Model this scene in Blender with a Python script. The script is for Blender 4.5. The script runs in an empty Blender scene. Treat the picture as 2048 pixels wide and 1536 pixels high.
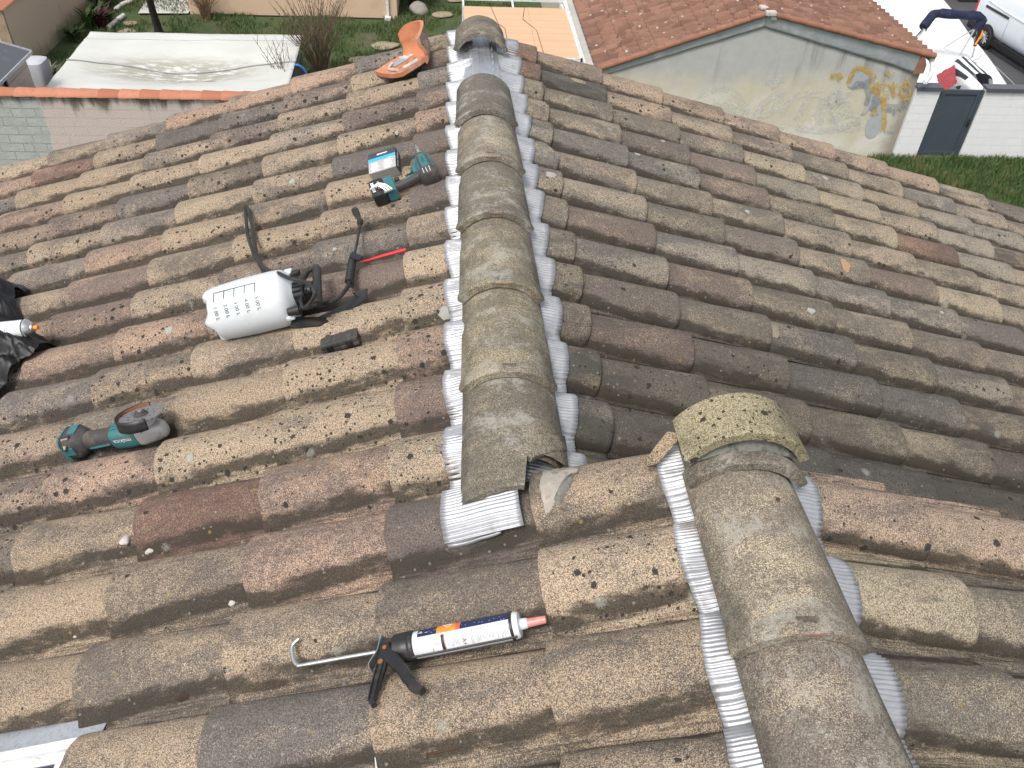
import bpy, bmesh, math, random
from mathutils import Vector, Matrix, noise
R = math.radians
random.seed(7)
SC = bpy.context.scene
COL = SC.collection

# ------------------------------------------------------------------ camera, sky, sun, exposure
cam_d = bpy.data.cameras.new('camera')
cam = bpy.data.objects.new('camera', cam_d)
COL.objects.link(cam)
SC.camera = cam
TH, PS, RO = 0.7248, 0.0903, 0.055
F_ = Vector((math.sin(PS)*math.cos(TH), math.cos(PS)*math.cos(TH), -math.sin(TH)))
R_ = Vector((math.cos(PS), -math.sin(PS), 0)); U_ = R_.cross(F_)
Rr = R_*math.cos(RO) + U_*math.sin(RO); Ur = -R_*math.sin(RO) + U_*math.cos(RO)
cam.matrix_world = Matrix(((Rr.x, Ur.x, -F_.x, 0.0042), (Rr.y, Ur.y, -F_.y, 0), (Rr.z, Ur.z, -F_.z, 1.3656), (0, 0, 0, 1)))
cam_d.sensor_width = 36; cam_d.lens = 1678.5/2048*36
cam_d.clip_start = 0.05; cam_d.clip_end = 500

SUN_EL, SUN_AZ = R(58), R(214)          # azimuth clockwise from +Y: the light comes from behind the left shoulder
W = bpy.data.worlds.new('World'); SC.world = W; W.use_nodes = True
nt = W.node_tree; bg = nt.nodes['Background']
sky = nt.nodes.new('ShaderNodeTexSky'); sky.sky_type = 'NISHITA'; sky.sun_disc = False
sky.sun_elevation = SUN_EL; sky.sun_rotation = SUN_AZ; sky.air_density = 1.0; sky.dust_density = 3.5; sky.ozone_density = 0.6
hs = nt.nodes.new('ShaderNodeHueSaturation'); hs.inputs['Saturation'].default_value = 0.35   # thin white overcast
nt.links.new(sky.outputs[0], hs.inputs['Color']); nt.links.new(hs.outputs[0], bg.inputs[0]); bg.inputs[1].default_value = 0.135
sl = bpy.data.lights.new('sun', 'SUN'); so = bpy.data.objects.new('sun', sl); COL.objects.link(so)
sl.energy = 1.45; sl.angle = R(15); sl.color = (1, 0.95, 0.87)
sd = Vector((math.sin(SUN_AZ)*math.cos(SUN_EL), math.cos(SUN_AZ)*math.cos(SUN_EL), math.sin(SUN_EL)))
so.rotation_euler = sd.to_track_quat('Z', 'Y').to_euler()
so.location = sd*40
SC.view_settings.view_transform = 'Standard'; SC.view_settings.look = 'None'
SC.view_settings.exposure = 0.58; SC.view_settings.gamma = 1
SC.render.engine = 'CYCLES'

# ------------------------------------------------------------------ node helper and materials
class N:
    def __init__(s, name):
        s.m = bpy.data.materials.new(name); s.m.use_nodes = True
        s.t = s.m.node_tree; s.b = s.t.nodes['Principled BSDF']
        s.tc = None
    def n(s, typ, **kw):
        x = s.t.nodes.new('ShaderNode' + typ)
        for k, v in kw.items(): setattr(x, k, v)
        return x
    def put(s, sock, v):
        if isinstance(v, bpy.types.NodeSocket): s.t.links.new(v, sock)
        elif isinstance(v, (int, float)):
            try: sock.default_value = v
            except TypeError: sock.default_value = (v, v, v)
        else: sock.default_value = tuple(v) + ((1,) if len(v) == 3 and sock.type == 'RGBA' else ())
    def co(s, kind='Object'):
        if not s.tc: s.tc = s.n('TexCoord')
        return s.tc.outputs[kind]
    def ma(s, op, a, b=0.0, c=0.0, clamp=False):
        x = s.n('Math', operation=op, use_clamp=clamp)
        s.put(x.inputs[0], a); s.put(x.inputs[1], b); s.put(x.inputs[2], c)
        return x.outputs[0]
    def vm(s, op, a, b):
        x = s.n('VectorMath', operation=op); s.put(x.inputs[0], a); s.put(x.inputs[1], b)
        return x.outputs[0]
    def noise(s, v, scale, detail=2, rough=0.5, dist=0.0):
        x = s.n('TexNoise'); s.put(x.inputs['Vector'], v)
        x.inputs['Scale'].default_value = scale; x.inputs['Detail'].default_value = detail
        x.inputs['Roughness'].default_value = rough; x.inputs['Distortion'].default_value = dist
        return x.outputs[0]
    def voro(s, v, scale, feature='F1'):
        x = s.n('TexVoronoi', feature=feature); s.put(x.inputs['Vector'], v); x.inputs['Scale'].default_value = scale
        return x
    def ss(s, v, a, b):
        x = s.n('MapRange', interpolation_type='SMOOTHSTEP'); s.put(x.inputs[0], v)
        s.put(x.inputs[1], a); s.put(x.inputs[2], b)
        return x.outputs[0]
    def mix(s, f, a, b, blend='MIX'):
        x = s.n('Mix', data_type='RGBA', blend_type=blend); s.put(x.inputs[0], f); s.put(x.inputs[6], a); s.put(x.inputs[7], b)
        return x.outputs[2]
    def sep(s, v):
        x = s.n('SeparateXYZ'); s.put(x.inputs[0], v); return x.outputs
    def attr(s, name):
        x = s.n('Attribute', attribute_type='OBJECT', attribute_name=name); return x.outputs['Fac']
    def out(s, col=None, rough=None, metal=None, bump=None, bstr=0.5, bdist=0.002, spec=None):
        if col is not None: s.put(s.b.inputs['Base Color'], col)
        if rough is not None: s.put(s.b.inputs['Roughness'], rough)
        if metal is not None: s.put(s.b.inputs['Metallic'], metal)
        if spec is not None: s.put(s.b.inputs['Specular IOR Level'], spec)
        if bump is not None:
            x = s.n('Bump'); x.inputs['Strength'].default_value = bstr; x.inputs['Distance'].default_value = bdist
            s.put(x.inputs['Height'], bump); s.t.links.new(x.outputs[0], s.b.inputs['Normal'])
        return s.m

def surf(name, base, rough=0.6, metal=0.0, var=0.15, scale=30, dirt=None, dirt_amt=0.5, bump=0.3, bdist=0.001, bscale=None, dscale=None):
    """a plain surface with real irregularity: tone noise, patches of dirt, fine grain in the relief"""
    s = N(name); v = s.co()
    n1 = s.noise(v, scale, 4, 0.6); n2 = s.noise(v, bscale or scale*8, 3, 0.6)
    lo = [c*(1-var) for c in base]; hi = [min(1, c*(1+var)) for c in base]
    c = s.mix(n1, lo, hi)
    if dirt:
        d = s.noise(v, dscale or scale*0.6, 5, 0.65)
        c = s.mix(s.ma('MULTIPLY', s.ss(d, 0.5, 0.68), dirt_amt), c, dirt)
    r = s.ma('ADD', rough-0.06, s.ma('MULTIPLY', n1, 0.12))
    return s.out(c, r, metal, n2, bump, bdist)

def clay(name, ochre, film, streak=0.0, grain=520, lich=True, pale=0.0):
    s = N(name); oi = s.n('ObjectInfo'); rnd = oi.outputs['Random']; tone = oi.outputs['Color']
    off = s.n('CombineXYZ'); s.put(off.inputs[0], s.ma('MULTIPLY', rnd, 37.0)); s.put(off.inputs[1], s.ma('MULTIPLY', rnd, 71.0)); s.put(off.inputs[2], s.ma('MULTIPLY', rnd, 13.0))
    ob = s.co(); v = s.vm('ADD', ob, off.outputs[0])
    dark, och, lic = s.attr('dark'), s.attr('ochre'), s.attr('lichen')
    long_ = s.vm('MULTIPLY', v, (0.55, 1, 1))
    big = s.noise(long_, 8.5, 4, 0.55, 0.6)
    med = s.noise(v, 70, 4, 0.65)
    gr = s.noise(v, grain, 2, 0.75)
    gv = s.voro(v, 420)
    # worn patches where the sandy ochre body shows through the grey weathered film, grain by grain
    f = s.ma('ADD', s.ma('MULTIPLY', s.ma('SUBTRACT', big, 0.5), 2.2), s.ma('MULTIPLY', s.ma('SUBTRACT', med, 0.5), 1.0))
    f = s.ma('ADD', f, s.ma('MULTIPLY', s.ma('SUBTRACT', gr, 0.5), 2.6))
    f = s.ma('ADD', f, s.ma('MULTIPLY', s.ma('SUBTRACT', och, 0.5), 1.1))
    f = s.ss(f, -0.16, 0.36)
    g3 = s.ss(gr, 0.28, 0.72)
    c_och = s.mix(g3, [x*0.50 for x in ochre], [min(1, x*1.48) for x in ochre])
    c_film = s.mix(med, [x*0.75 for x in film], [x*1.25 for x in film])
    c_film = s.mix(s.ss(gr, 0.5, 0.72), c_film, [min(1, x*1.75) for x in film])
    c = s.mix(f, c_film, c_och)
    gr2 = s.noise(v, grain*0.5, 3, 0.7)
    c = s.mix(s.ss(gr2, 0.60, 0.36), c, s.mix(0.6, c, (0.045, 0.038, 0.032)))
    # the body colour of each tile
    c = s.mix(1.0, c, tone, 'MULTIPLY')
    # old grey-black weathering, in flowing patches
    wx = s.noise(s.vm('MULTIPLY', v, (0.35, 1.3, 1.0)), 14, 5, 0.6, 0.4)
    wx2 = s.ma('ADD', wx, s.ma('MULTIPLY', s.ma('SUBTRACT', gr, 0.5), 0.35))
    w = s.ss(wx2, s.ma('SUBTRACT', 0.74, s.ma('MULTIPLY', dark, 0.42)), s.ma('SUBTRACT', 0.92, s.ma('MULTIPLY', dark, 0.36)))
    c = s.mix(s.ma('MULTIPLY', w, 0.82), c, s.mix(gr, (0.022, 0.021, 0.018), (0.10, 0.095, 0.085)))
    if streak:   # fine drawn lines from the extrusion
        st = s.noise(s.vm('MULTIPLY', v, (0.02, 1, 1)), 330, 2, 0.6)
        c = s.mix(s.ma('MULTIPLY', s.ss(st, 0.55, 0.75), streak), c, [x*0.35 for x in film])
    # dirt and moss washed into the channel, with the barrel-foot shadow band painted in
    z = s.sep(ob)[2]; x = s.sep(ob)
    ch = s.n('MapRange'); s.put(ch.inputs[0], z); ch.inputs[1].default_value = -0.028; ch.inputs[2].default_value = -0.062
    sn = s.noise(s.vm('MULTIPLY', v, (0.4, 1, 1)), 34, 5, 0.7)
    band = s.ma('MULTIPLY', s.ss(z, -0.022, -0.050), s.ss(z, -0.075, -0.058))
    silt_shade = s.ss(s.ma('ADD', sn, s.ma('MULTIPLY', band, 0.36)), 0.57, 0.86)
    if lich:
        c = s.mix(s.ma('MULTIPLY', silt_shade, 0.88), c, s.mix(gr, (0.014, 0.012, 0.010), (0.075, 0.064, 0.05)))
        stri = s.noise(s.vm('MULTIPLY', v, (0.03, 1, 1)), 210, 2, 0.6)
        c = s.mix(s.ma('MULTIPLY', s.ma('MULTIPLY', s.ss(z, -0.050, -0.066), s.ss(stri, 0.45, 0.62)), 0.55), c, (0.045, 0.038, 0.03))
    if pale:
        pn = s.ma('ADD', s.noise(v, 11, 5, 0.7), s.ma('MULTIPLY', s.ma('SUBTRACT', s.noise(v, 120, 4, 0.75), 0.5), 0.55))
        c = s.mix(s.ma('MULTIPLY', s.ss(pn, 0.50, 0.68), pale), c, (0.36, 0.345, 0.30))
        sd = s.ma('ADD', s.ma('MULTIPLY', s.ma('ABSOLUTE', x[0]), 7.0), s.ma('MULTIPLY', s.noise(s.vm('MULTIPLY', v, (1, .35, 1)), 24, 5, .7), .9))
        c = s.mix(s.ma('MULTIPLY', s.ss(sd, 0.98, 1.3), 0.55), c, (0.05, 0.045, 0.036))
    # black crustose lichen discs in two sizes
    for sc, r0, gate in ((36, 0.37, 0.86), (78, 0.36, 0.98)):
        vo = s.voro(v, sc)
        cc = s.n('SeparateColor'); s.put(cc.inputs[0], vo.outputs['Color'])
        d = s.ma('ADD', vo.outputs['Distance'], s.ma('MULTIPLY', s.ma('SUBTRACT', s.noise(v, 260, 4, 0.75), 0.5), 0.42))
        rad = s.ma('MULTIPLY', s.ma('ADD', s.ma('MULTIPLY', cc.outputs[0], 0.75), 0.25), r0)
        on = s.ss(s.ma('ADD', cc.outputs[1], s.ma('MULTIPLY', s.ma('SUBTRACT', big, 0.5), 1.0)), s.ma('SUBTRACT', 1.12, s.ma('MULTIPLY', lic, gate)), s.ma('SUBTRACT', 1.14, s.ma('MULTIPLY', lic, gate)))
        k = s.ma('MULTIPLY', s.ss(s.ma('SUBTRACT', rad, d), -0.02, 0.09), on)
        c = s.mix(s.ma('MULTIPLY', k, 0.93), c, s.mix(gr, (0.012, 0.012, 0.011), (0.045, 0.042, 0.038)))
    # pale grey and a few orange lichens
    for sc, thr, col, am in ((30, 0.994, (0.30, 0.31, 0.27), 0.55), (120, 0.975, (0.33, 0.33, 0.30), 0.5), (90, 0.997, (0.28, 0.20, 0.05), 0.7)):
        vo = s.voro(s.vm('ADD', v, (5.3*sc, 1.7, 9.1)), sc)
        cc = s.n('SeparateColor'); s.put(cc.inputs[0], vo.outputs['Color'])
        d = s.ma('ADD', vo.outputs['Distance'], s.ma('MULTIPLY', s.ma('SUBTRACT', s.noise(v, 240, 4, 0.85), 0.5), 1.1))
        k = s.ma('MULTIPLY', s.ss(d, 0.42, 0.25), s.ss(cc.outputs[0], thr-0.005, thr))
        c = s.mix(s.ma('MULTIPLY', k, am), c, col)
    h = s.ma('ADD', s.ma('MULTIPLY', gr, 0.7), s.ma('MULTIPLY', med, 0.8))
    h = s.ma('ADD', h, s.ma('MULTIPLY', gv.outputs['Distance'], 0.4))
    return s.out(c, 0.93, 0.0, h, 0.75, 0.0022, 0.25)

M = {}
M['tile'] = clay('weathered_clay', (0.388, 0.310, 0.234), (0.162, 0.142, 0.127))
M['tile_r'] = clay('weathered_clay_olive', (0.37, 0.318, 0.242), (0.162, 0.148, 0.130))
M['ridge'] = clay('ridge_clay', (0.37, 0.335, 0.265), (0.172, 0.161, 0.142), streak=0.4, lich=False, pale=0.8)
M['mossy'] = clay('mossy_yellow_clay', (0.40, 0.352, 0.24), (0.225, 0.203, 0.14), lich=False)
M['terra'] = surf('raw_terracotta', (0.50, 0.20, 0.10), 0.8, 0, 0.2, 40, (0.55, 0.42, 0.36), 0.5, 0.4)
M['terra_edge'] = surf('broken_terracotta', (0.25, 0.13, 0.08), 0.9, 0, 0.3, 90, (0.1, 0.08, 0.06), 0.6, 0.6)
M['mortar'] = surf('old_mortar', (0.25, 0.25, 0.22), 0.95, 0, 0.45, 90, (0.06, 0.07, 0.045), 0.85, 1.0, 0.004)
M['mortar_white'] = surf('lime_residue', (0.52, 0.49, 0.45), 0.95, 0, 0.2, 60, (0.2, 0.18, 0.15), 0.7, 0.6, 0.002)
M['moss'] = surf('orange_moss', (0.30, 0.24, 0.03), 1.0, 0, 0.4, 200, (0.08, 0.09, 0.02), 0.6, 1.0, 0.003)
M['soil'] = surf('dark_underlay', (0.03, 0.027, 0.024), 0.95)

def alu():
    s = N('pleated_aluminium'); v = s.co()
    n1 = s.noise(v, 40, 3, 0.6); n2 = s.noise(v, 9, 3, 0.5)
    c = s.mix(n1, (0.33, 0.34, 0.36), (0.52, 0.53, 0.55)); c = s.mix(s.ma('MULTIPLY', s.ss(s.noise(v, 22, 5, 0.7), 0.52, 0.72), 0.55), c, (0.20, 0.195, 0.185))
    return s.out(c, s.ma('ADD', 0.42, s.ma('MULTIPLY', n2, 0.14)), 0.55, s.noise(v, 300, 2), 0.15, 0.0006)
M['alu'] = alu()
M['galv'] = surf('galvanised_steel', (0.62, 0.64, 0.68), 0.38, 0.8, 0.12, 25, (0.3, 0.3, 0.32), 0.35, 0.1)
M['steel'] = surf('zinc_plated_steel', (0.60, 0.61, 0.60), 0.34, 0.9, 0.15, 60, (0.2, 0.19, 0.17), 0.4, 0.1)
M['zinc'] = surf('grey_zinc', (0.45, 0.47, 0.50), 0.5, 0.35, 0.12, 18, (0.10, 0.11, 0.09), 0.35, 0.2)
M['black'] = surf('black_plastic', (0.018, 0.018, 0.019), 0.42, 0, 0.3, 40, (0.10, 0.085, 0.07), 0.35, 0.25)
M['rubber'] = surf('grey_rubber', (0.055, 0.052, 0.05), 0.65, 0, 0.25, 50, (0.20, 0.15, 0.11), 0.5, 0.4)
M['teal'] = surf('teal_plastic', (0.035, 0.15, 0.165), 0.5, 0, 0.15, 40, (0.17, 0.15, 0.13), 0.4, 0.2)
M['castalu'] = surf('cast_aluminium', (0.52, 0.52, 0.50), 0.5, 0.3, 0.12, 50, (0.30, 0.20, 0.13), 0.5, 0.3)
M['rust'] = surf('rusty_steel', (0.30, 0.12, 0.05), 0.8, 0.2, 0.35, 60, (0.10, 0.06, 0.04), 0.6, 0.4)
M['disc'] = surf('worn_steel_disc', (0.36, 0.36, 0.37), 0.42, 0.7, 0.2, 70, (0.25, 0.15, 0.09), 0.5, 0.2)
M['hdpe'] = surf('milky_plastic', (0.62, 0.66, 0.69), 0.38, 0, 0.05, 15, (0.45, 0.40, 0.32), 0.22, 0.1)
M['hdpe'].node_tree.nodes['Principled BSDF'].inputs['Subsurface Weight'].default_value = 0.15
M['green'] = surf('green_print', (0.008, 0.085, 0.045), 0.6)
M['white'] = surf('white_print', (0.80, 0.80, 0.79), 0.5, 0, 0.05, 30)
M['cart'] = surf('cartridge_white', (0.66, 0.68, 0.70), 0.35, 0, 0.04, 20, (0.4, 0.36, 0.3), 0.2, 0.1)
M['navy'] = surf('navy_print', (0.014, 0.022, 0.075), 0.4, 0, 0.15, 30)
M['orange'] = surf('orange_print', (0.78, 0.27, 0.03), 0.45, 0, 0.08, 30)
M['coral'] = surf('coral_print', (0.75, 0.12, 0.06), 0.45, 0, 0.08, 30)
M['greytxt'] = surf('grey_print', (0.30, 0.31, 0.33), 0.5)
M['ink'] = surf('black_print', (0.02, 0.02, 0.025), 0.5)
M['pinknoz'] = surf('red_sealant_nozzle', (0.60, 0.26, 0.24), 0.35, 0, 0.25, 60, (0.6, 0.1, 0.06), 0.5, 0.1)
M['red'] = surf('red_plastic', (0.62, 0.03, 0.035), 0.4, 0, 0.1, 40)
M['blue'] = surf('cyan_print', (0.03, 0.40, 0.75), 0.5, 0, 0.06, 40)
M['cardgrey'] = surf('grey_card', (0.40, 0.385, 0.39), 0.6, 0, 0.06, 30)
M['carddark'] = surf('charcoal_card', (0.045, 0.047, 0.055), 0.55, 0, 0.1, 30)
M['bag'] = surf('black_plastic_film', (0.004, 0.004, 0.005), 0.5, 0, 0.3, 20, bump=.3, bdist=.003, bscale=60)
M['solar'] = None
def solar():
    s = N('solar_cell'); v = s.co(); x = s.sep(v)
    st = s.ss(s.ma('ABSOLUTE', s.ma('SUBTRACT', s.ma('FRACT', s.ma('MULTIPLY', x[0], 420.0)), 0.5)), 0.38, 0.46)
    c = s.mix(st, s.mix(s.noise(v, 40, 3), (0.012, 0.014, 0.035), (0.035, 0.035, 0.075)), (0.16, 0.17, 0.22))
    return s.out(c, 0.25, 0.1)
M['solar'] = solar()
M['whitepvc'] = surf('dirty_white_pvc', (0.70, 0.71, 0.70), 0.45, 0, 0.06, 20, (0.22, 0.21, 0.17), 0.5, 0.15)
M['lamefl'] = surf('speckled_grey_aluminium', (0.40, 0.43, 0.47), 0.45, 0.25, 0.12, 60, (0.12, 0.12, 0.12), 0.4, 0.2, 0.001, 400, 160)

# ------------------------------------------------------------------ mesh helpers
class MB:
    def __init__(s): s.v = []; s.f = []; s.mi = []; s.bev = False
    def add(s, vs, fs, mi=0):
        o = len(s.v); s.v += [Vector(p) for p in vs]
        s.f += [tuple(i+o for i in f) for f in fs]; s.mi += [mi]*len(fs)
        return s
    def box(s, c, d, mat=None, mi=0, bev=0.0):
        bm = bmesh.new(); bmesh.ops.create_cube(bm, size=1)
        for q in bm.verts: q.co = Vector((q.co.x*d[0], q.co.y*d[1], q.co.z*d[2]))
        if bev: bmesh.ops.bevel(bm, geom=bm.edges[:], offset=bev, segments=2, profile=0.6, affect='EDGES'); s.bev = True
        T = (mat or Matrix.Identity(4))
        s.bm(bm, Matrix.Translation(c) @ T if mat is None else T @ Matrix.Translation(c), mi)
        return s
    def bm(s, bm, T=Matrix.Identity(4), mi=0):
        bm.verts.index_update()
        s.add([T @ q.co for q in bm.verts], [[q.index for q in f.verts] for f in bm.faces], mi); bm.free()
    def tube(s, pts, r, n=8, mi=0, cap=True, closed=False):
        pts = [Vector(p) for p in pts]; m = len(pts); rs = r if isinstance(r, (list, tuple)) else [r]*m
        vs = []; up = None
        for i, p in enumerate(pts):
            if closed: t = pts[(i+1) % m]-pts[i-1]
            else: t = pts[min(i+1, m-1)]-pts[max(i-1, 0)]
            t.normalize()
            if up is None:
                up = Vector((0, 0, 1)) if abs(t.z) < 0.9 else Vector((1, 0, 0))
            a = (up - t*up.dot(t))
            if a.length < 1e-5: a = t.orthogonal()
            a.normalize(); up = a; b = t.cross(a)
            vs += [p + (a*math.cos(2*math.pi*k/n) + b*math.sin(2*math.pi*k/n))*rs[i] for k in range(n)]
        fs = []
        for i in range(m if closed else m-1):
            j = (i+1) % m
            for k in range(n):
                fs.append((i*n+k, i*n+(k+1) % n, j*n+(k+1) % n, j*n+k))
        if cap and not closed:
            fs.append(tuple(range(n-1, -1, -1))); fs.append(tuple((m-1)*n+k for k in range(n)))
        return s.add(vs, fs, mi)
    def loft(s, secs, n=24, mi=0, T=Matrix.Identity(4), cap=True):
        """secs: (x, cy, cz, ry, rz, exponent): superellipse sections along x"""
        vs = []
        for x, cy, cz, ry, rz, e in secs:
            for k in range(n):
                a = 2*math.pi*k/n; c_, s_ = math.cos(a), math.sin(a)
                vs.append(T @ Vector((x, cy+ry*math.copysign(abs(c_)**(2/e), c_), cz+rz*math.copysign(abs(s_)**(2/e), s_))))
        fs = []
        for i in range(len(secs)-1):
            for k in range(n): fs.append((i*n+k, i*n+(k+1) % n, (i+1)*n+(k+1) % n, (i+1)*n+k))
        if cap:
            fs.append(tuple(range(n-1, -1, -1))); fs.append(tuple((len(secs)-1)*n+k for k in range(n)))
        return s.add(vs, fs, mi)
    def lathe(s, prof, n=28, T=Matrix.Identity(4), mi=0, cap=True):
        """prof: (x, r) round local x"""
        return s.loft([(x, 0, 0, r, r, 2) for x, r in prof], n, mi, T, cap)
    def prism(s, poly, h, T=Matrix.Identity(4), mi=0, bev=0.0):
        bm = bmesh.new(); vs = [bm.verts.new((p[0], p[1], 0)) for p in poly]; f = bm.faces.new(vs)
        e = bmesh.ops.extrude_face_region(bm, geom=[f])
        for q in e['geom']:
            if isinstance(q, bmesh.types.BMVert): q.co.z += h
        bmesh.ops.recalc_face_normals(bm, faces=bm.faces[:])
        if bev: bmesh.ops.bevel(bm, geom=bm.edges[:], offset=bev, segments=2, profile=0.6, affect='EDGES'); s.bev = True
        s.bm(bm, T, mi); return s
    def grid(s, fn, nu, nv, mi=0):
        vs = [fn(i/nu, j/nv) for i in range(nu+1) for j in range(nv+1)]
        fs = [(i*(nv+1)+j, (i+1)*(nv+1)+j, (i+1)*(nv+1)+j+1, i*(nv+1)+j+1) for i in range(nu) for j in range(nv)]
        return s.add(vs, fs, mi)
    def mesh(s, name, mats, sharp=35, recalc=True):
        me = bpy.data.meshes.new(name); me.from_pydata([tuple(q) for q in s.v], [], s.f)
        for m in (mats if isinstance(mats, (list, tuple)) else [mats]): me.materials.append(m)
        if len(set(s.mi)) > 1: me.polygons.foreach_set('material_index', s.mi)
        if recalc:
            bm = bmesh.new(); bm.from_mesh(me); bmesh.ops.recalc_face_normals(bm, faces=bm.faces[:]); bm.to_mesh(me); bm.free()
        if sharp is not None:
            me.polygons.foreach_set('use_smooth', [True]*len(me.polygons)); me.set_sharp_from_angle(angle=R(sharp))
        me.update(); return me
    def build(s, name, mats, parent=None, sharp=35, recalc=True, origin=None):
        """one mesh object; under a parent the vertices are in the parent's frame, else in the world with the origin at its base"""
        if parent is None:
            if origin is None:
                xs = [q.x for q in s.v]; ys = [q.y for q in s.v]; zs = [q.z for q in s.v]
                origin = Vector(((min(xs)+max(xs))/2, (min(ys)+max(ys))/2, min(zs)))
            s.v = [q-origin for q in s.v]
        o = bpy.data.objects.new(name, s.mesh(name, mats, sharp, recalc)); COL.objects.link(o)
        if s.bev and sharp is not None: md = o.modifiers.new('shading', 'WEIGHTED_NORMAL'); md.keep_sharp = True; md.weight = 90
        if parent is None: o.location = origin
        else: o.parent = parent
        return o

def tag(o, label=None, cat=None, group=None, kind=None):
    if label: o['label'] = label
    if cat: o['category'] = cat
    if group: o['group'] = group
    if kind: o['kind'] = kind
    return o
def thing(name, label, cat, loc=(0, 0, 0), mat=None, group=None):
    o = bpy.data.objects.new(name, None); COL.objects.link(o); o.empty_display_size = 0.1
    o.matrix_world = mat if mat is not None else Matrix.Translation(loc)
    return tag(o, label, cat, group)
_txt = {}
def text_shape(t, size):
    k = (t, size)
    if k not in _txt:
        cu = bpy.data.curves.new('lettering', 'FONT'); cu.body = t; cu.size = size; cu.align_x = 'CENTER'; cu.align_y = 'CENTER'; cu.resolution_u = 3
        ob = bpy.data.objects.new('lettering', cu); COL.objects.link(ob)
        dg = bpy.context.evaluated_depsgraph_get()
        me = bpy.data.meshes.new_from_object(ob.evaluated_get(dg))
        _txt[k] = ([q.co.copy() for q in me.vertices], [tuple(p.vertices) for p in me.polygons])
        bpy.data.objects.remove(ob); bpy.data.curves.remove(cu); bpy.data.meshes.remove(me)
    return _txt[k]
def text(mb, t, size, fn, mi=0):
    vs, fs = text_shape(t, size)
    mb.add([fn(q.x, q.y) for q in vs], fs, mi)
def nz(p, sc=1.0, seed=0.0): return noise.noise(Vector(p)*sc + Vector((seed, seed*1.7, seed*0.3)))

# ================================================================== THE ROOF
SL_, SR_ = 0.3087, 0.2886
LS, PT = 0.3193, 0.2
U0L, U0R, Y0L, Y0R, ZR, ZL = -0.163, 0.0829, 3.9152, 3.8749, 0.0855, 0.0273
AX1, AX2, AZ2 = 0.122, 0.555, 0.187           # ridge axes
def LP(u, y, n=0.0):                          # a point of the slope with the tools: distance down the slope, along the ridge, above the crests
    return Vector((-u*math.cos(SL_)-n*math.sin(SL_), y, ZL-u*math.sin(SL_)+n*math.cos(SL_)))
def RP(u, y, n=0.0, x0=0.0, z0=ZR):
    return Vector((x0+u*math.cos(SR_)+n*math.sin(SR_), y, z0-u*math.sin(SR_)+n*math.cos(SR_)))
def FL(u, y, n=0.0, rot=0.0):                 # frame on that slope: x up the slope, y away, z off the roof
    c, q = math.cos(SL_), math.sin(SL_)
    m = Matrix(((c, 0, -q, 0), (0, 1, 0, 0), (q, 0, c, 0), (0, 0, 0, 1)))
    return Matrix.Translation(LP(u, y, n)) @ m @ Matrix.Rotation(rot, 4, 'Z')
def FR(u, y, n=0.0, x0=0.0, z0=ZR, rot=0.0):
    c, q = math.cos(SR_), math.sin(SR_)
    m = Matrix(((-c, 0, q, 0), (0, -1, 0, 0), (q, 0, c, 0), (0, 0, 0, 1)))
    return Matrix.Translation(RP(u, y, n, x0, z0)) @ m @ Matrix.Rotation(rot, 4, 'Z')

HB = 0.066
def prof(w):                                  # height of a tile across its width; w > 0 runs into its channel
    if w >= 0:
        x = min(1.0, w/0.1)
        return -HB*(1-math.cos(math.pi*x**1.25))/2
    x = min(1.0, -w/0.093)
    return -0.064*(1-(1-x**2.25)**(1/2.25))
WS_ALL = [-0.09299, -0.0925, -0.0912, -0.0880, -0.081, -0.074, -0.065, -0.054, -0.042, -0.029, -0.015, 0, 0.014, 0.027, 0.039, 0.05, 0.06, 0.07, 0.079, 0.088, 0.097, 0.108, 0.121]
def tile_mesh(name, L, seed, mat, chip=None, wmax=1.0):
    WS = [w for w in WS_ALL if w < wmax]
    xs = [0.0, 0.004, 0.012, 0.06, 0.12, 0.19, 0.26, 0.33, L] if L > 0.35 else [0.0, 0.004, 0.012, 0.05, 0.1, 0.16, 0.22, L]
    xs = [x for x in xs if x <= L]
    th = 0.016; nw = len(WS)
    out, inn = [], []
    pts2 = [Vector((w, prof(w))) for w in WS]
    nor = []
    for i in range(nw):
        t = pts2[min(i+1, nw-1)]-pts2[max(i-1, 0)]; t.normalize(); nor.append(Vector((-t.y, t.x)))
    for ix, x in enumerate(xs):
        for i, w in enumerate(WS):
            tw = 1-0.05*x/0.4
            e = 0.0016*nz((x*3, w*6, seed), 3, seed)+0.0008*nz((x, w, 0), 30, seed)
            inset = 0.0035 if ix == 0 else (0.0008 if ix == 1 else 0)
            p = pts2[i]+nor[i]*(e-inset)
            xx = x + (0.0025*nz((w, seed, 0), 30)+0.0015*nz((w, seed, 3), 120))*(1 if ix < 3 else 0)
            if chip and ix < 4:
                a = (w-chip[0])/chip[1]
                if abs(a) < 1: xx += chip[2]*(1-a*a)*(1+0.5*nz((w, 0, seed), 90))
            base = -x/LS*0.0190
            out.append(Vector((xx, -p.x*tw, p.y+base)))
            q = pts2[i]-nor[i]*th
            inn.append(Vector((xx, -q.x*tw, q.y+base)))
    mb = MB(); no = len(out); nx = len(xs)
    mb.v = out+inn; f = []
    for a in range(nx-1):
        for b in range(nw-1):
            i = a*nw+b
            f.append((i, i+1, i+nw+1, i+nw)); f.append((no+i, no+i+nw, no+i+nw+1, no+i+1))
    for b in range(nw-1):
        f.append((b, no+b, no+b+1, b+1)); k = (nx-1)*nw+b; f.append((k, k+1, no+k+1, no+k))
    for a in range(nx-1):
        i = a*nw; f.append((i, i+nw, no+i+nw, no+i)); k = a*nw+nw-1; f.append((k, no+k, no+k+nw, k+nw))
    mb.f = f; mb.mi = [0]*len(f)
    return mb.mesh(name, mat, 38)
TM = {}
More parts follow.
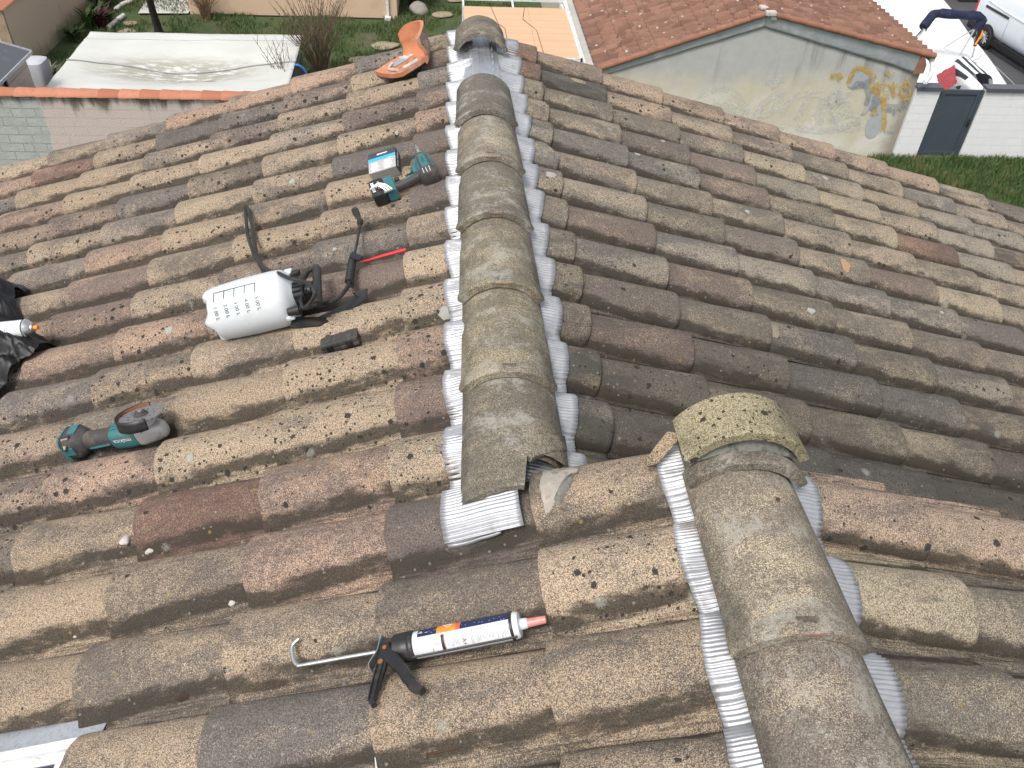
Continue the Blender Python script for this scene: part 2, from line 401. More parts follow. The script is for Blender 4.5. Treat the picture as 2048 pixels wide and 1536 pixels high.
def get_tile(L, v, mat, chip=None, wmax=1.0):
    k = (round(L, 3), v, mat, chip, wmax)
    if k not in TM: TM[k] = tile_mesh('tile_shell', L, v*3.1+(7 if mat == 'tile_r' else 0), M[mat], chip, wmax)
    return TM[k]

ORD = 'zeroth first second third fourth fifth sixth seventh eighth ninth tenth eleventh twelfth thirteenth fourteenth fifteenth sixteenth seventeenth eighteenth nineteenth twentieth'.split()
def look_of(tone, dark, lic, och):
    r = tone[0]/max(0.01, tone[2])
    if dark > 0.75: c = 'blackened'
    elif r > 1.5: c = 'reddish'
    elif dark > 0.45: c = 'dark grey'
    elif och > 0.62: c = 'ochre'
    elif och > 0.4: c = 'tan'
    else: c = 'grey-brown'
    s = 'heavily spotted ' if lic > 0.78 else ('spotted ' if lic > 0.4 else '')
    return s+c
# what the photograph shows of single tiles: (row, course): tone, dark, lichen, ochre
GREY = (0.94, 0.95, 0.97); RED = (1.02, 0.78, 0.71); PINK = (1.12, 0.99, 0.95); TAN = (1.03, 1.0, 0.94); PALE = (1.12, 1.10, 1.03); BROWN = (0.93, 0.88, 0.87)
SPL = {(1, 3): (BROWN, .25, .9, .3), (1, 4): (GREY, .45, .8, .2), (1, 5): (GREY, .4, .1, .25), (1, 7): (RED, 0, .5, .3), (0, 3): (PINK, 0, .2, .6), (0, 4): (PINK, 0, .2, .7),
       (2, 2): (TAN, .1, .8, .7), (2, 3): (TAN, .2, .9, .5), (3, 2): (BROWN, .3, .8, .3), (3, 4): (TAN, .05, .6, .8), (2, 4): (BROWN, .3, .85, .3), (4, 5): (GREY, .25, .4, .2), (3, 5): (TAN, .2, .9, .6),
       (5, 1): (BROWN, .3, .1, 0), (6, 1): (BROWN, .25, .1, .1), (7, 1): (BROWN, .3, .1, .05), (5, 2): (GREY, .3, .3, .15), (8, 1): (TAN, .05, .1, .6), (9, 1): (PALE, 0, .75, .9),
       (5, 4): (PALE, 0, .1, .7), (6, 3): (TAN, .25, .15, .5), (7, 2): (TAN, .1, .9, .6), (7, 3): (TAN, .05, .95, .85), (8, 2): (GREY, .3, .2, .2), (8, 3): (BROWN, .1, .9, .3),
       (9, 2): (PINK, .1, .3, .2), (10, 1): (PALE, 0, .95, .85), (10, 2): (PALE, 0, .85, .8), (10, 3): (TAN, .05, .15, .6), (11, 1): (PINK, .05, .95, .5), (11, 2): (PALE, 0, .97, .85),
       (12, 1): (PINK, .1, .6, .3), (12, 2): (PALE, 0, .97, .85), (12, 3): (PALE, .1, .85, .8), (13, 1): (PALE, 0, .95, .8), (13, 2): (PINK, .05, .3, .55), (13, 3): (RED, .15, .1, .15), (13, 4): (TAN, .15, .1, .6), (12, 4): (PINK, .05, .9, .5),
       (14, 1): (BROWN, .4, .1, .05), (14, 2): (PINK, .05, .1, .6), (14, 3): (TAN, .2, .1, .4), (14, 4): (TAN, .1, .1, .75), (14, 0): (TAN, .15, .1, .5),
       (15, 1): (TAN, .25, .1, .4), (15, 2): (TAN, .15, .1, .45), (15, 3): (TAN, .1, .15, .35), (15, 0): (PALE, .05, .75, .75), (15, 4): (TAN, .05, .2, .85),
       (16, 1): (TAN, .2, .1, .6), (16, 2): (GREY, .35, .1, .3), (16, 0): (TAN, .25, .1, .6), (16, 3): (TAN, .05, .1, .65), (17, 1): (PALE, .1, .15, .85), (17, 0): (TAN, .3, .3, .5), (17, 2): (TAN, .2, .1, .55)}
SPR = {(0, 1): (RED, .1, .1, .3), (1, 1): (RED, .1, .1, .4), (0, 2): (PINK, .1, .2, .5), (1, 2): (GREY, 1.0, .1, .1), (0, 3): (PINK, .1, .5, .7), (1, 3): (PINK, .15, .8, .7), (0, 4): (PINK, .3, .5, .6), (0, 5): (PINK, .4, .4, .5),
       (0, 6): (PINK, .15, .4, .8), (0, 7): (PINK, .5, .3, .5), (0, 8): (PINK, .2, .3, .8), (0, 9): (TAN, .55, .2, .6), (3, 3): (BROWN, .15, .1, .1), (3, 4): (PINK, .15, .2, .2), (4, 4): (PINK, .1, .1, .15),
       (2, 5): (PALE, .1, .4, .7), (4, 6): (TAN, .05, .1, .7), (4, 7): (RED, .1, .1, .3), (7, 2): (PINK, .15, .1, .2), (10, 2): (PINK, .3, .1, .2), (8, 3): (PINK, .1, .1, .25), (3, 9): (PINK, .85, .3, .7),
       (6, 6): (PINK, .1, .1, .3), (7, 8): (TAN, .05, .15, .6), (10, 3): (TAN, .6, .5, .2), (11, 5): (PALE, .75, .2, .4)}
roof_tiles = 0; TILES = {}
def add_tile(side, r, c, mat, M4, L, tone, dark, lic, och, label, chip=None, wmax=1.0):
    global roof_tiles
    o = bpy.data.objects.new('barrel_tile', get_tile(L, random.randrange(6), mat, chip, wmax)); COL.objects.link(o)
    o.matrix_world = M4 @ Matrix.Rotation(R(random.uniform(-.7, .7)), 4, 'Z') @ Matrix.Rotation(R(random.uniform(-.8, .8)), 4, 'X')
    o.color = (*tone, 1); o['dark'] = float(dark); o['lichen'] = float(lic); o['ochre'] = float(och)
    roof_tiles += 1; TILES[(side, r, c)] = o
    return tag(o, label, 'roof tile', side)
rng = random.Random(3)
def lead(x): return (rng.uniform(-.0035, .0035), rng.uniform(-.003, .003), rng.uniform(-.0015, .0015))
SOLAR_U = 0.761
for r in range(0, 20):
    y = Y0L-r*PT
    cm = 9 if r < 3 else 8 if r < 6 else 7 if r < 10 else 6 if r < 13 else 5 if r < 16 else 4
    for c in range(-1 if r >= 14 else 1, cm+1):
        u = U0L+c*LS; L = 0.405; cut = 0
        if r >= 16 and u > SOLAR_U-0.05:
            if u-LS > SOLAR_U-0.12: continue
            if u > SOLAR_U: cut = u-SOLAR_U
        if c == 1 and r < 14: L = 0.25
        if c == -1: L = 0.12
        if r == 14 and c == 0: L = 0.30
        if (r, c) in SPL: tone, dark, lic, och = SPL[(r, c)]
        else:
            tone = rng.choice([TAN, TAN, PALE, GREY, PINK, BROWN]); dark = rng.uniform(0, .25)
            lic = rng.choice([.95, .9, .85, .7, .3, .15]) if r < 14 else rng.choice([.1, .2, .3]); och = rng.uniform(.25, .9)
        g = rng.uniform(.92, 1.08); tone = tuple(t*g for t in tone)
        if cut: L = 0.405-cut
        dx, dy, dz = lead(0)
        if c >= 1: lab = f"{look_of(tone, dark, lic, och)} barrel tile, {ORD[c]} from the ridge, {ORD[r+1]} row from far verge, tool-strewn slope"
        else: lab = f"{look_of(tone, dark, lic, och)} barrel tile {'against' if c < 0 else 'one course below'} the capped ridge, {ORD[r+1]} row from far verge"
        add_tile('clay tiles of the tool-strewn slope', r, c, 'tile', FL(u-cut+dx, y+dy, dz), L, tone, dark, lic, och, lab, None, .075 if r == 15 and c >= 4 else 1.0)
for r in range(0, 14):
    y = Y0R-r*PT
    cm = 12 if r < 5 else 10 if r < 9 else 8
    for c in range(1, cm+1):
        u = U0R+c*LS; L = 0.405
        if c == 1: L = 0.26
        if (r, c) in SPR: tone, dark, lic, och = SPR[(r, c)]
        else:
            tone = rng.choice([TAN, GREY, GREY, (1.04, .98, .95), (1.04, 1.0, .94), (.98, .95, .94), TAN]); k = max(0, r-7)/6
            dark = rng.uniform(.05, .3)+0.55*k+(0.12 if c > 5 and r > 8 else 0); lic = rng.choice([.0, .1, .1, .3, .45]); och = rng.uniform(.2, .6)*(1-0.6*k)+(0.25 if 2 <= r <= 6 and c >= 5 else 0)
            if c == 1: lic = .35; och = rng.uniform(.3, .6); dark += .15
        g = rng.uniform(.9, 1.06)*(1-0.42*max(0, r-7)/6); tone = tuple(t*g for t in tone)
        dx, dy, dz = lead(0); ch = (0.0, .06, .05) if (r, c) == (5, 1) else None
        if ch: ch = (0.03, .07, .045)
        lab = f"{look_of(tone, dark, lic, och)} barrel tile, {ORD[c]} from ridge, {ORD[r+1]} row from far verge, slope facing graffiti"
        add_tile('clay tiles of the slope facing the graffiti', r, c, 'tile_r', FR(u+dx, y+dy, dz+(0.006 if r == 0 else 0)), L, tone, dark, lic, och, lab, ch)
for r in range(14, 19):
    y = Y0R-r*PT
    for c in range(0, 4):
        u = (0.970-AX2)/math.cos(SR_)+c*LS; L = 0.405
        if c == 0 and r == 14: tone, dark, lic, och = PINK, .15, .5, .6
        elif r == 14: tone, dark, lic, och = PINK, .25, .3, .75
        elif r == 15 and c == 0: tone, dark, lic, och = PALE, .42, .1, .85
        else: tone, dark, lic, och = rng.choice([TAN, TAN, PALE]), rng.uniform(.2, .4), rng.uniform(0, .2), rng.uniform(.35, .75)
        lab = f"{look_of(tone, dark, lic, och)} barrel tile, {ORD[c+1]} from the capped ridge, {ORD[r-13]} row from its moss-grown end"
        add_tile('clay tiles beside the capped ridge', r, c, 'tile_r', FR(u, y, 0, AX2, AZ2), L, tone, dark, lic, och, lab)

# ------------------------------------------------------------------ ridge tiles
def ridge_mesh(L, seed, half=0.113, sag=0.062, wfar=0.93, th=0.016, near=None, tilt=0.0, nib=True, rim=True, mat='ridge', far_open=True):
    """local: y away along the ridge, near end at y=0, crest at z=0"""
    n = 26; mb = MB()
    rad = (half*half+sag*sag)/(2*sag); a0 = math.asin(min(1, half/rad))
    ys = [0, .004, .010, .016, .05, .1, .16, .22, .28, .34, L]; ys = [y for y in ys if y < L-.01]+[L]
    out, inn = [], []
    for iy, y in enumerate(ys):
        for k in range(n+1):
            a = -a0+2*a0*k/n; t = 1-(1-wfar)*y/0.4
            e = 0.0014*nz((y*4, a*2, seed), 2, seed)+(0.0 if not rim else (0.0055 if y < .0165 else 0))
            if iy == 0: e -= 0.003
            if nib and abs(a) < .085 and y < .055: e -= 0.0035
            yy = y
            if near and iy < 5: yy = y+near(k/n)
            elif iy < 3: yy = y+0.0022*nz((a, seed, 0), 9)+0.0012*nz((a, seed, 2), 34)
            rr = rad+e
            z = -y*0.055 + tilt*y
            out.append(Vector((rr*math.sin(a)*t, yy, rr*math.cos(a)-rad+z)))
            rr = rad-th
            inn.append(Vector((rr*math.sin(a)*t, yy, rr*math.cos(a)-rad+z)))
    no = len(out); mb.v = out+inn; w = n+1; f = []
    for i in range(len(ys)-1):
        for k in range(n):
            j = i*w+k; f += [(j, j+1, j+w+1, j+w), (no+j, no+j+w, no+j+w+1, no+j+1)]
        f += [(i*w, i*w+w, no+i*w+w, no+i*w), (i*w+n, no+i*w+n, no+i*w+w+n, i*w+w+n)]
    q = (len(ys)-1)*w
    for k in range(n): f += [(k, no+k, no+k+1, k+1), (q+k, q+k+1, no+q+k+1, no+q+k)]
    mb.f = f; mb.mi = [0]*len(f)
    return mb
def ridge_tile(x, y, z, L, seed, label, tone, dark, lic, och, mat='ridge', rot=0.0, **kw):
    mb = ridge_mesh(L, seed, mat=mat, **kw)
    o = bpy.data.objects.new('ridge_tile', mb.mesh('ridge_shell', M[mat], 40)); COL.objects.link(o)
    o.matrix_world = Matrix.Translation((x, y, z)) @ Matrix.Rotation(rot, 4, 'Z')
    o.color = (*tone, 1); o['dark'] = dark; o['lichen'] = lic; o['ochre'] = och
    if kw.get('nib', True):
        m = MB(); m.box((0, .018, -.0012), (.036, .026, .0035), None, bev=.0012); q = m.build('joint_lug', M[mat], o); q.color = (.8, .76, .7, 1); q['dark'] = .5; q['lichen'] = 0.0; q['ochre'] = .1
        m = MB()
        if seed in (2, 3, 4, 9): m.prism([(-.020, 0), (-.012, -.002), (.008, -.0025), (.018, -.001), (.015, .002), (-.006, .003), (-.018, .002)], .003, Matrix.Translation((.004, .000, -.0045))); m.build('chipped_edge', M['terra_edge'], o)
    return tag(o, label, 'ridge tile', 'half-round ridge tiles')
JY = [2.9059-.36*i for i in range(5)]
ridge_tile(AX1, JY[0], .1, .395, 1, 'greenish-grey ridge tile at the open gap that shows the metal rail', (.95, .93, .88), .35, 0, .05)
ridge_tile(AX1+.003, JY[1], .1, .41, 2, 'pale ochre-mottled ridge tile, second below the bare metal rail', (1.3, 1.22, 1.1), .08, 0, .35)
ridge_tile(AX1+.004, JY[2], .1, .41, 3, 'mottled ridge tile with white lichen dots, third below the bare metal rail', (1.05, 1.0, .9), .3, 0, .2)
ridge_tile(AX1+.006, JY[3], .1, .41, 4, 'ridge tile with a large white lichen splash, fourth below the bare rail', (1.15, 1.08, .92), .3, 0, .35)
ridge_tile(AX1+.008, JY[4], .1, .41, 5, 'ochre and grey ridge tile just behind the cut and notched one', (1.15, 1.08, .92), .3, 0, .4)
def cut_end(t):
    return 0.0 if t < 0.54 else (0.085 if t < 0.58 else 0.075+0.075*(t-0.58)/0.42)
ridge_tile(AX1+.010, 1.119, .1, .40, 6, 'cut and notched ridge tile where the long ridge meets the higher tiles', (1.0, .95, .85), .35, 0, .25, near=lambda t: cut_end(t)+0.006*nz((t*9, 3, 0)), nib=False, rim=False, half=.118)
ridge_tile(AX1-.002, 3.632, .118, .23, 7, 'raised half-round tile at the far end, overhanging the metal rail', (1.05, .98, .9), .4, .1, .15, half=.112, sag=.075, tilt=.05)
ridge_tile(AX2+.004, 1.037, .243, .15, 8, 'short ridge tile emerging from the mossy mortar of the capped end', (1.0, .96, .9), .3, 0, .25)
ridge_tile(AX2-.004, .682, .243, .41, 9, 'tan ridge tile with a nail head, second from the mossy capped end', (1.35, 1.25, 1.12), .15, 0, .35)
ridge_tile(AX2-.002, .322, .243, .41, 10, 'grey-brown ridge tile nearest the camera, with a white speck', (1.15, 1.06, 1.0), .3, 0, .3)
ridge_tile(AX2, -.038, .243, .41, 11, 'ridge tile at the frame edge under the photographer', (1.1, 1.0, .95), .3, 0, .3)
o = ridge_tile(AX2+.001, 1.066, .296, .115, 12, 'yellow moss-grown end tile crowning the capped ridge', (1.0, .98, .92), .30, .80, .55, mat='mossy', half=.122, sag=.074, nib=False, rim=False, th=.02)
o['group'] = 'half-round ridge tiles'
# mortar bed and the broken piece beside it
mb = MB()
def mort(i, j):
    a = -1.25+2.5*i; r0 = .112+.010*nz((i*9, j*4, 1)); k = j
    x = r0*math.sin(a)*1.0; z = r0*math.cos(a)*.80
    return Vector((AX2+x, 1.082+.012*k-0.012*(1-k)+.006*nz((i*14, k*3, 5)), .185+z*(.62+.38*k)+.005*nz((i*20, k*8, 2))))
mb.grid(mort, 36, 8)
def mort_b(i, j): p = mort(i, 1); return Vector((p.x, p.y+.04*j, p.z))
mb.grid(mort_b, 36, 2)
tag(mb.build('mortar_bed', M['mortar'], sharp=60), 'grey lichen-grown mortar packed under the yellow end tile', 'mortar')
mb = MB(); T = Matrix.Translation((.412, 1.135, .182)) @ Matrix.Rotation(R(34), 4, 'Z') @ Matrix.Rotation(R(-24), 4, 'Y') @ Matrix.Rotation(R(20), 4, 'X')
mb.prism([(-.048, -.006), (-.03, -.016), (.03, -.010), (.042, .004), (.030, .018), (-.01, .012), (-.04, .006)], .013, T, bev=.002)
o = tag(mb.build('tile_fragment', M['tile'], sharp=50), 'small broken mossy tile fragment wedged beside the yellow end tile', 'tile fragment'); o.color = (1.05, .98, .85, 1); o['dark'] = .3; o['lichen'] = .5; o['ochre'] = .7

# ------------------------------------------------------------------ pleated aluminium flashing under the ridge tiles
def flashing(side, y0, y1, edge, inner, crest0, u_end, ybeg_extra=None, seed=0, x0=0.0, z0=ZR):
    mb = MB(); ny = int((y1-y0)/.0021); nu = 9
    def fn(i, j):
        y = y0+(y1-y0)*i
        k = round((crest0-y)/PT); w = (crest0-k*PT)-y               # + toward the viewer
        ww = w if side == 'L' else -w
        # the strip bridges the lip instead of dropping behind it
        h = min(prof(ww), 0) if -.09 < ww < .121 else -HB
        h = max(h, -.05 if side == 'L' else -.042)
        ed = edge+(.06 if side == 'R' else .15 if seed == 3 else .085)*(h+.02)+(.012 if seed == 3 else .006)*nz((y*7, seed, 0))+.0012*nz((y*60, seed, 1))
        u = inner+(ed-inner)*j
        ph = 2*math.pi*y/.0085+2.6*nz((y*9, u*4, seed))+1.2*nz((y*40, u*3, seed+9))+(u-ed)*12
        amp = .0030*(.45+.55*j)*(1+.9*nz((y*16, u*10, seed)))
        n = h*(0.55+.45*min(1, j*1.4)) - (u_end-u)/LS*.0190*(1 if u < u_end else 0)+.0045+amp*math.sin(ph)+.0060*nz((y*11, u*9, seed+4))+.0030*nz((y*27, u*20, seed+6))+.0016*nz((y*60, u*50, seed+5))
        return LP(u, y, n) if side == 'L' else RP(u, y, n, x0, z0)
    mb.grid(fn, ny, nu)
    # a turned thickness at the free edge
    o = mb.build('flashing_strip', M['alu'], sharp=None, recalc=False)
    o.data.polygons.foreach_set('use_smooth', [True]*len(o.data.polygons))
    md = o.modifiers.new('sheet', 'SOLIDIFY'); md.thickness = .0012; md.offset = -1
    return o
GF = 'pleated flashing strips under the ridge tiles'
tag(flashing('L', 1.055, 3.95, .027, -.09, Y0L, U0L+LS, seed=1), 'long pleated aluminium strip along the ridge, on the side with the tools', 'flashing strip', GF)
tag(flashing('R', 1.20, 3.95, .310, .165, Y0R, U0R+LS, seed=2), 'long pleated aluminium strip along the ridge, on the side facing the graffiti', 'flashing strip', GF)
tag(flashing('L', -.1, 1.175, -.424, -.53, Y0L, U0L, seed=3), 'pleated aluminium strip of the capped ridge, on its side by the caulking gun', 'flashing strip', GF)
tag(flashing('R', -.1, 1.15, .176, .05, Y0R, (.970-AX2)/math.cos(SR_), seed=4, x0=AX2, z0=AZ2), 'pleated aluminium strip of the capped ridge, on its side away from the caulking gun', 'flashing strip', GF)
# cut end of the strip under the notched tile, turned in towards the ridge
mb = MB()
def tail(i, j):
    y = 1.055+.125*i; u = .027+(-.140-.027)*j
    w = (Y0L-14*PT)-y; h = max(prof(w), -.055) if w > -.09 else -.05
    ph = 2*math.pi*y/.0085+1.5*nz((y*9, u*4, 8))
    return LP(u, y, h*.9+.006+.0026*math.sin(ph)*(1-.3*j)+.002*nz((y*20, u*20, 3))+.006*j)
mb.grid(tail, 60, 12)
o = mb.build('flashing_strip', M['alu'], sharp=None, recalc=False); o.data.polygons.foreach_set('use_smooth', [True]*len(o.data.polygons))
md = o.modifiers.new('sheet', 'SOLIDIFY'); md.thickness = .0012
tag(o, 'cut end piece of pleated aluminium sticking out below the notched ridge tile', 'flashing strip', GF)

# ------------------------------------------------------------------ bare metal rail in the gap of the ridge
rail = thing('ridge_rail', 'shiny galvanised rail bared between two ridge tiles', 'ridge rail', (AX1, 3.5, 0))
mb = MB(); pr = [(-.078, .0), (-.07, .028), (-.052, .034), (-.036, .046), (-.012, .049), (-.008, .045), (.008, .045), (.012, .049), (.036, .046), (.052, .034), (.07, .028), (.078, .0)]
mb.grid(lambda i, j: Vector((pr[min(11, round(j*11))][0], -.45+.9*i, pr[min(11, round(j*11))][1])), 30, 11)
o = mb.build('channel', M['galv'], rail, sharp=20)
md = o.modifiers.new('sheet', 'SOLIDIFY'); md.thickness = .0015
for sgn in (-1, 1):
    for k in range(7):
        mb = MB(); yy = -.2+k*.075
        mb.loft([(-.020, 0, 0, .002, .001, 2), (-.012, 0, .001, .005, .004, 2), (.012, 0, .001, .005, .004, 2), (.020, 0, 0, .002, .001, 2)], 10, T=Matrix.Translation((sgn*.047, yy, .038)) @ Matrix.Rotation(R(90), 4, 'Z'))
        mb.build('pressed_rib', M['galv'], rail)
mb = MB(); text(mb, 'I B A', .022, lambda x, y: Vector((.0+y*.9, .02-x, .0462))); mb.build('stamped_mark', M['galv'], rail, sharp=None, recalc=False)

# ------------------------------------------------------------------ the house that carries the roof
house = thing('house', 'house whose tiled roof fills the view, with rendered walls below', 'house', (0, 0, -8.2))
H0 = Vector((0, 0, -8.2))
mb = MB()
def slab(a, b, c, d, t):
    vs = [Vector(q)-H0 for q in (a, b, c, d)]; vs += [q-Vector((0, 0, t)) for q in vs]
    mb.add(vs, [(0, 1, 2, 3), (7, 6, 5, 4), (0, 4, 5, 1), (1, 5, 6, 2), (2, 6, 7, 3), (3, 7, 4, 0)])
n_ = -.105
slab(LP(-.12, 4.02, n_), LP(3.1, 4.02, n_), LP(3.1, -1.5, n_), LP(-.12, -1.5, n_), .04)
slab(RP(.12, 4.02, n_), RP(4.2, 4.02, n_), RP(4.2, -1.5, n_), RP(.12, -1.5, n_), .04)
slab(LP(-.57, 1.16, n_), LP(-.13, 1.16, n_), LP(-.13, -1.5, n_), LP(-.57, -1.5, n_), .04)
slab(RP(.0, 1.10, n_, AX2, AZ2), RP(4.2, 1.10, n_, AX2, AZ2), RP(4.2, -1.5, n_, AX2, AZ2), RP(0, -1.5, n_, AX2, AZ2), .04)
mb.build('roof_deck', M['soil'], house, sharp=None)
mb = MB()
mb.prism([(-2.6, 0), (3.7, 0), (3.7, 7.05), (.12, 8.07), (-2.6, 7.2)], 5.2, Matrix.Translation((0, 3.9, 0)) @ Matrix.Rotation(R(90), 4, 'X'))
M['render'] = surf('rendered_wall', (0.50, 0.42, 0.34), 0.9, 0, 0.08, 1.5, (0.3, 0.26, 0.21), 0.4, 0.5, 0.004, 60)
mb.build('wall', M['render'], house, sharp=None)

# ================================================================== THE NEIGHBOURHOOD (ground 8.2 m below the ridge)
G = -8.2
def lawn_mat():
    s = N('lawn'); v = s.co()
    a = s.noise(v, 0.9, 5, 0.65); b = s.noise(v, 14, 4, 0.7); c_ = s.noise(v, 3.2, 4, 0.6)
    c = s.mix(b, (0.026, 0.042, 0.012), (0.085, 0.125, 0.04))
    c = s.mix(s.ma('MULTIPLY', s.ss(s.ma('ADD', a, s.ma('MULTIPLY', b, .35)), 0.66, 0.86), 0.75), c, s.mix(b, (0.07, 0.055, 0.032), (0.17, 0.15, 0.10)))
    return s.out(c, 0.95, 0, b, 1.0, 0.03)
M['lawn'] = lawn_mat()
mb = MB(); mb.grid(lambda i, j: Vector((-70+140*i, -40+140*j, G+0.05*nz((i*40, j*40, 0)))), 60, 60)
tag(mb.build('ground', M['lawn'], sharp=None, origin=Vector((0, 0, G))), kind='structure')
def asphalt():
    s = N('asphalt'); v = s.co()
    a = s.noise(v, 0.7, 4, 0.6); b = s.noise(v, 120, 2); f = s.noise(s.vm('MULTIPLY', v, (1, 2.4, 1)), 5.5, 5, 0.75)
    c = s.mix(a, (0.035, 0.036, 0.04), (0.075, 0.077, 0.085)); c = s.mix(s.ma('MULTIPLY', b, 0.4), c, (0.12, 0.12, 0.12))
    c = s.mix(s.ma('MULTIPLY', s.ss(f, 0.67, 0.71), 0.7), c, (0.32, 0.33, 0.34))
    return s.out(c, 0.75, 0, b, 0.4, 0.004)
M['asphalt'] = asphalt()
mb = MB(); mb.add([(11.3, 19.62, G+.06), (40, 19.62, G+.06), (40, 45, G+.06), (11.3, 45, G+.06)], [(0, 1, 2, 3)])
tag(mb.build('driveway', M['asphalt'], sharp=None, origin=Vector((25, 32, G))), kind='structure')

# ---- gable-ended building with graffiti
GY = 19.49
bld = thing('outbuilding', 'low tiled building whose rendered gable carries graffiti', 'building', (7.1, GY, G)); B0 = Vector((7.1, GY, G))
def render_gable():
    s = N('stained_render'); v = s.co(); x = s.sep(v)
    n1 = s.noise(v, 0.9, 5, 0.6, 0.5); n2 = s.noise(v, 4, 5, 0.65); n3 = s.noise(v, 55, 3, 0.6)
    edge = s.ma('ADD', x[2], s.ma('MULTIPLY', s.ma('SUBTRACT', n1, 0.5), 1.5))
    top = s.mix(n2, (0.33, 0.33, 0.32), (0.50, 0.50, 0.49))
    low = s.mix(n2, (0.46, 0.42, 0.31), (0.60, 0.57, 0.47))
    c = s.mix(s.ss(edge, 1.55, 2.3), low, top)
    pale = s.ma('MULTIPLY', s.ss(n1, 0.47, 0.66), s.ss(x[2], 2.0, 1.2))
    c = s.mix(s.ma('MULTIPLY', pale, 0.7), c, (0.66, 0.65, 0.61))
    st = s.noise(s.vm('MULTIPLY', v, (2.2, 1, 0.22)), 1.4, 4, 0.6, 0.3)
    c = s.mix(s.ma('MULTIPLY', s.ma('MULTIPLY', s.ss(s.ma('ADD', st, s.ma('MULTIPLY', s.ss(x[0], 0.6, 1.6), 0.10)), 0.56, 0.78), s.ss(s.ma('ADD', x[2], s.ma('MULTIPLY', n2, .6)), 1.9, 2.9)), 0.7), c, (0.13, 0.12, 0.10))
    ed = s.ss(s.ma('ADD', x[0], s.ma('MULTIPLY', n2, 0.5)), 3.85, 4.3)
    c = s.mix(s.ma('MULTIPLY', ed, 0.75), c, s.mix(n2, (0.16, 0.13, 0.09), (0.27, 0.25, 0.21)))
    return s.out(c, 0.95, 0, s.ma('ADD', n3, s.ma('MULTIPLY', n2, .5)), 0.6, 0.012)
M['gable'] = render_gable()
mb = MB()
poly = [(-4.0, 0), (4.1, 0), (4.1, 2.52), (0.05, 3.42), (-4.0, 2.0)]
mb.prism(poly, 12, Matrix.Translation((0, 12, 0)) @ Matrix.Rotation(R(90), 4, 'X'))
mb.build('wall', M['gable'], bld, sharp=None)
def tilemat():
    s = N('red_interlocking_tiles'); v = s.co(); x = s.sep(v)
    n1 = s.noise(v, 2.5, 4, 0.6); n2 = s.noise(v, 22, 4, 0.7)
    cell = s.voro(s.vm('MULTIPLY', v, (3.0, 5, 0.01)), 1.0); cc = s.n('SeparateColor'); s.put(cc.inputs[0], cell.outputs['Color'])
    c = s.mix(cc.outputs[0], (0.15, 0.075, 0.050), (0.27, 0.145, 0.10)); c = s.mix(s.ma('MULTIPLY', s.ss(n2, 0.45, 0.7), 0.6), c, (0.13, 0.075, 0.055))
    c = s.mix(s.ma('MULTIPLY', s.ss(n1, 0.5, 0.7), 0.45), c, (0.15, 0.09, 0.07))
    w = s.voro(v, 4.2); c = s.mix(s.ma('MULTIPLY', s.ss(s.ma('ADD', w.outputs['Distance'], s.ma('MULTIPLY', s.ma('SUBTRACT', n2, .5), .3)), 0.16, 0.08), 0.85), c, (0.45, 0.44, 0.41))
    return s.out(c, 0.9, 0, n2, 0.5, 0.006)
M['redtile'] = tilemat()
def roof_slope(mb, x0, z0, x1, z1, y0, y1):
    nc = max(2, round(math.hypot(x1-x0, z1-z0)/.36)); ny = int((y1-y0)/.29)*11
    prof_ = [0, .034, .058, .066, .058, .034, .0, .0, .018, .0, .0]
    def fn(i, j):
        jj = round(j*ny); y = y0+(y1-y0)*j; h = prof_[jj % 11]
        k = i*nc*2; c0 = round(k); cc = c0//2; t = (cc + (0.985 if c0 % 2 else 0.0))/nc; t = min(t, 1)
        x = x0+(x1-x0)*t; z = z0+(z1-z0)*t + h + (.034 if c0 % 2 else 0) + .003*nz((cc*3.1, jj//11, 0), 5)
        return Vector((x, y, z))
    mb.grid(fn, nc*2-1, ny)
RX, RZ = 7.13, -4.70
mb = MB(); roof_slope(mb, RX-7.1, RZ-G, 3.32-7.1, -6.10-G, -0.02, 11)
sl_l = mb.build('roof', M['redtile'], bld, sharp=30)
mb = MB(); roof_slope(mb, RX-7.1, RZ-G, 11.32-7.1, -5.58-G, -0.02, 11)
mb.build('roof', M['redtile'], bld, sharp=30)
mb = MB()   # soffit closing both slopes from below
mb.add([(.03, -.05, 3.44), (-3.8, -.05, 2.05), (-3.8, 11, 2.05), (.03, 11, 3.44), (4.2, -.05, 2.56), (4.2, 11, 2.56)], [(0, 1, 2, 3), (0, 3, 5, 4)])
mb.build('roof_underside', M['soil'], bld, sharp=None)
def verge(xa, za, xb, zb, n):
    a, b = Vector((xa-7.1, -.06, za-G)), Vector((xb-7.1, -.06, zb-G)); d = (b-a)/n
    for k in range(n):
        p, q = a+d*k, a+d*(k+1.06); m = MB()
        up = Vector((0, 0, .012)) if True else None
        m.tube([p+up*.2, q+up*1.6], [.062, .074], 12)
        m.box(((p+q)/2)+Vector((0, .09, .03)), ((q-p).length*.97, .16, .022), None)
        # the flat leg follows the slope
        ang = math.atan2(d.z, d.x)
        m.v[-8:] = [((p+q)/2)+Vector((0, .09, .045)) + Matrix.Rotation(-ang, 3, 'Y') @ (v-(((p+q)/2)+Vector((0, .09, .03)))) for v in m.v[-8:]]
        m.build('verge_tile', M['terra_old'], bld, sharp=40)
M['terra_old'] = surf('old_red_tile', (0.27, 0.125, 0.08), 0.85, 0, 0.3, 6, (0.16, 0.10, 0.06), 0.6, 0.4, 0.003, 60)
verge(RX, RZ-.02, 3.40, -6.06, 10); verge(RX+.05, RZ-.03, 11.35, -5.60, 10)
mb = MB()
for k in range(9): mb.tube([(.02, .0+k*.42, 3.50), (.02, .44+k*.42, 3.53)], [.085, .10], 12)
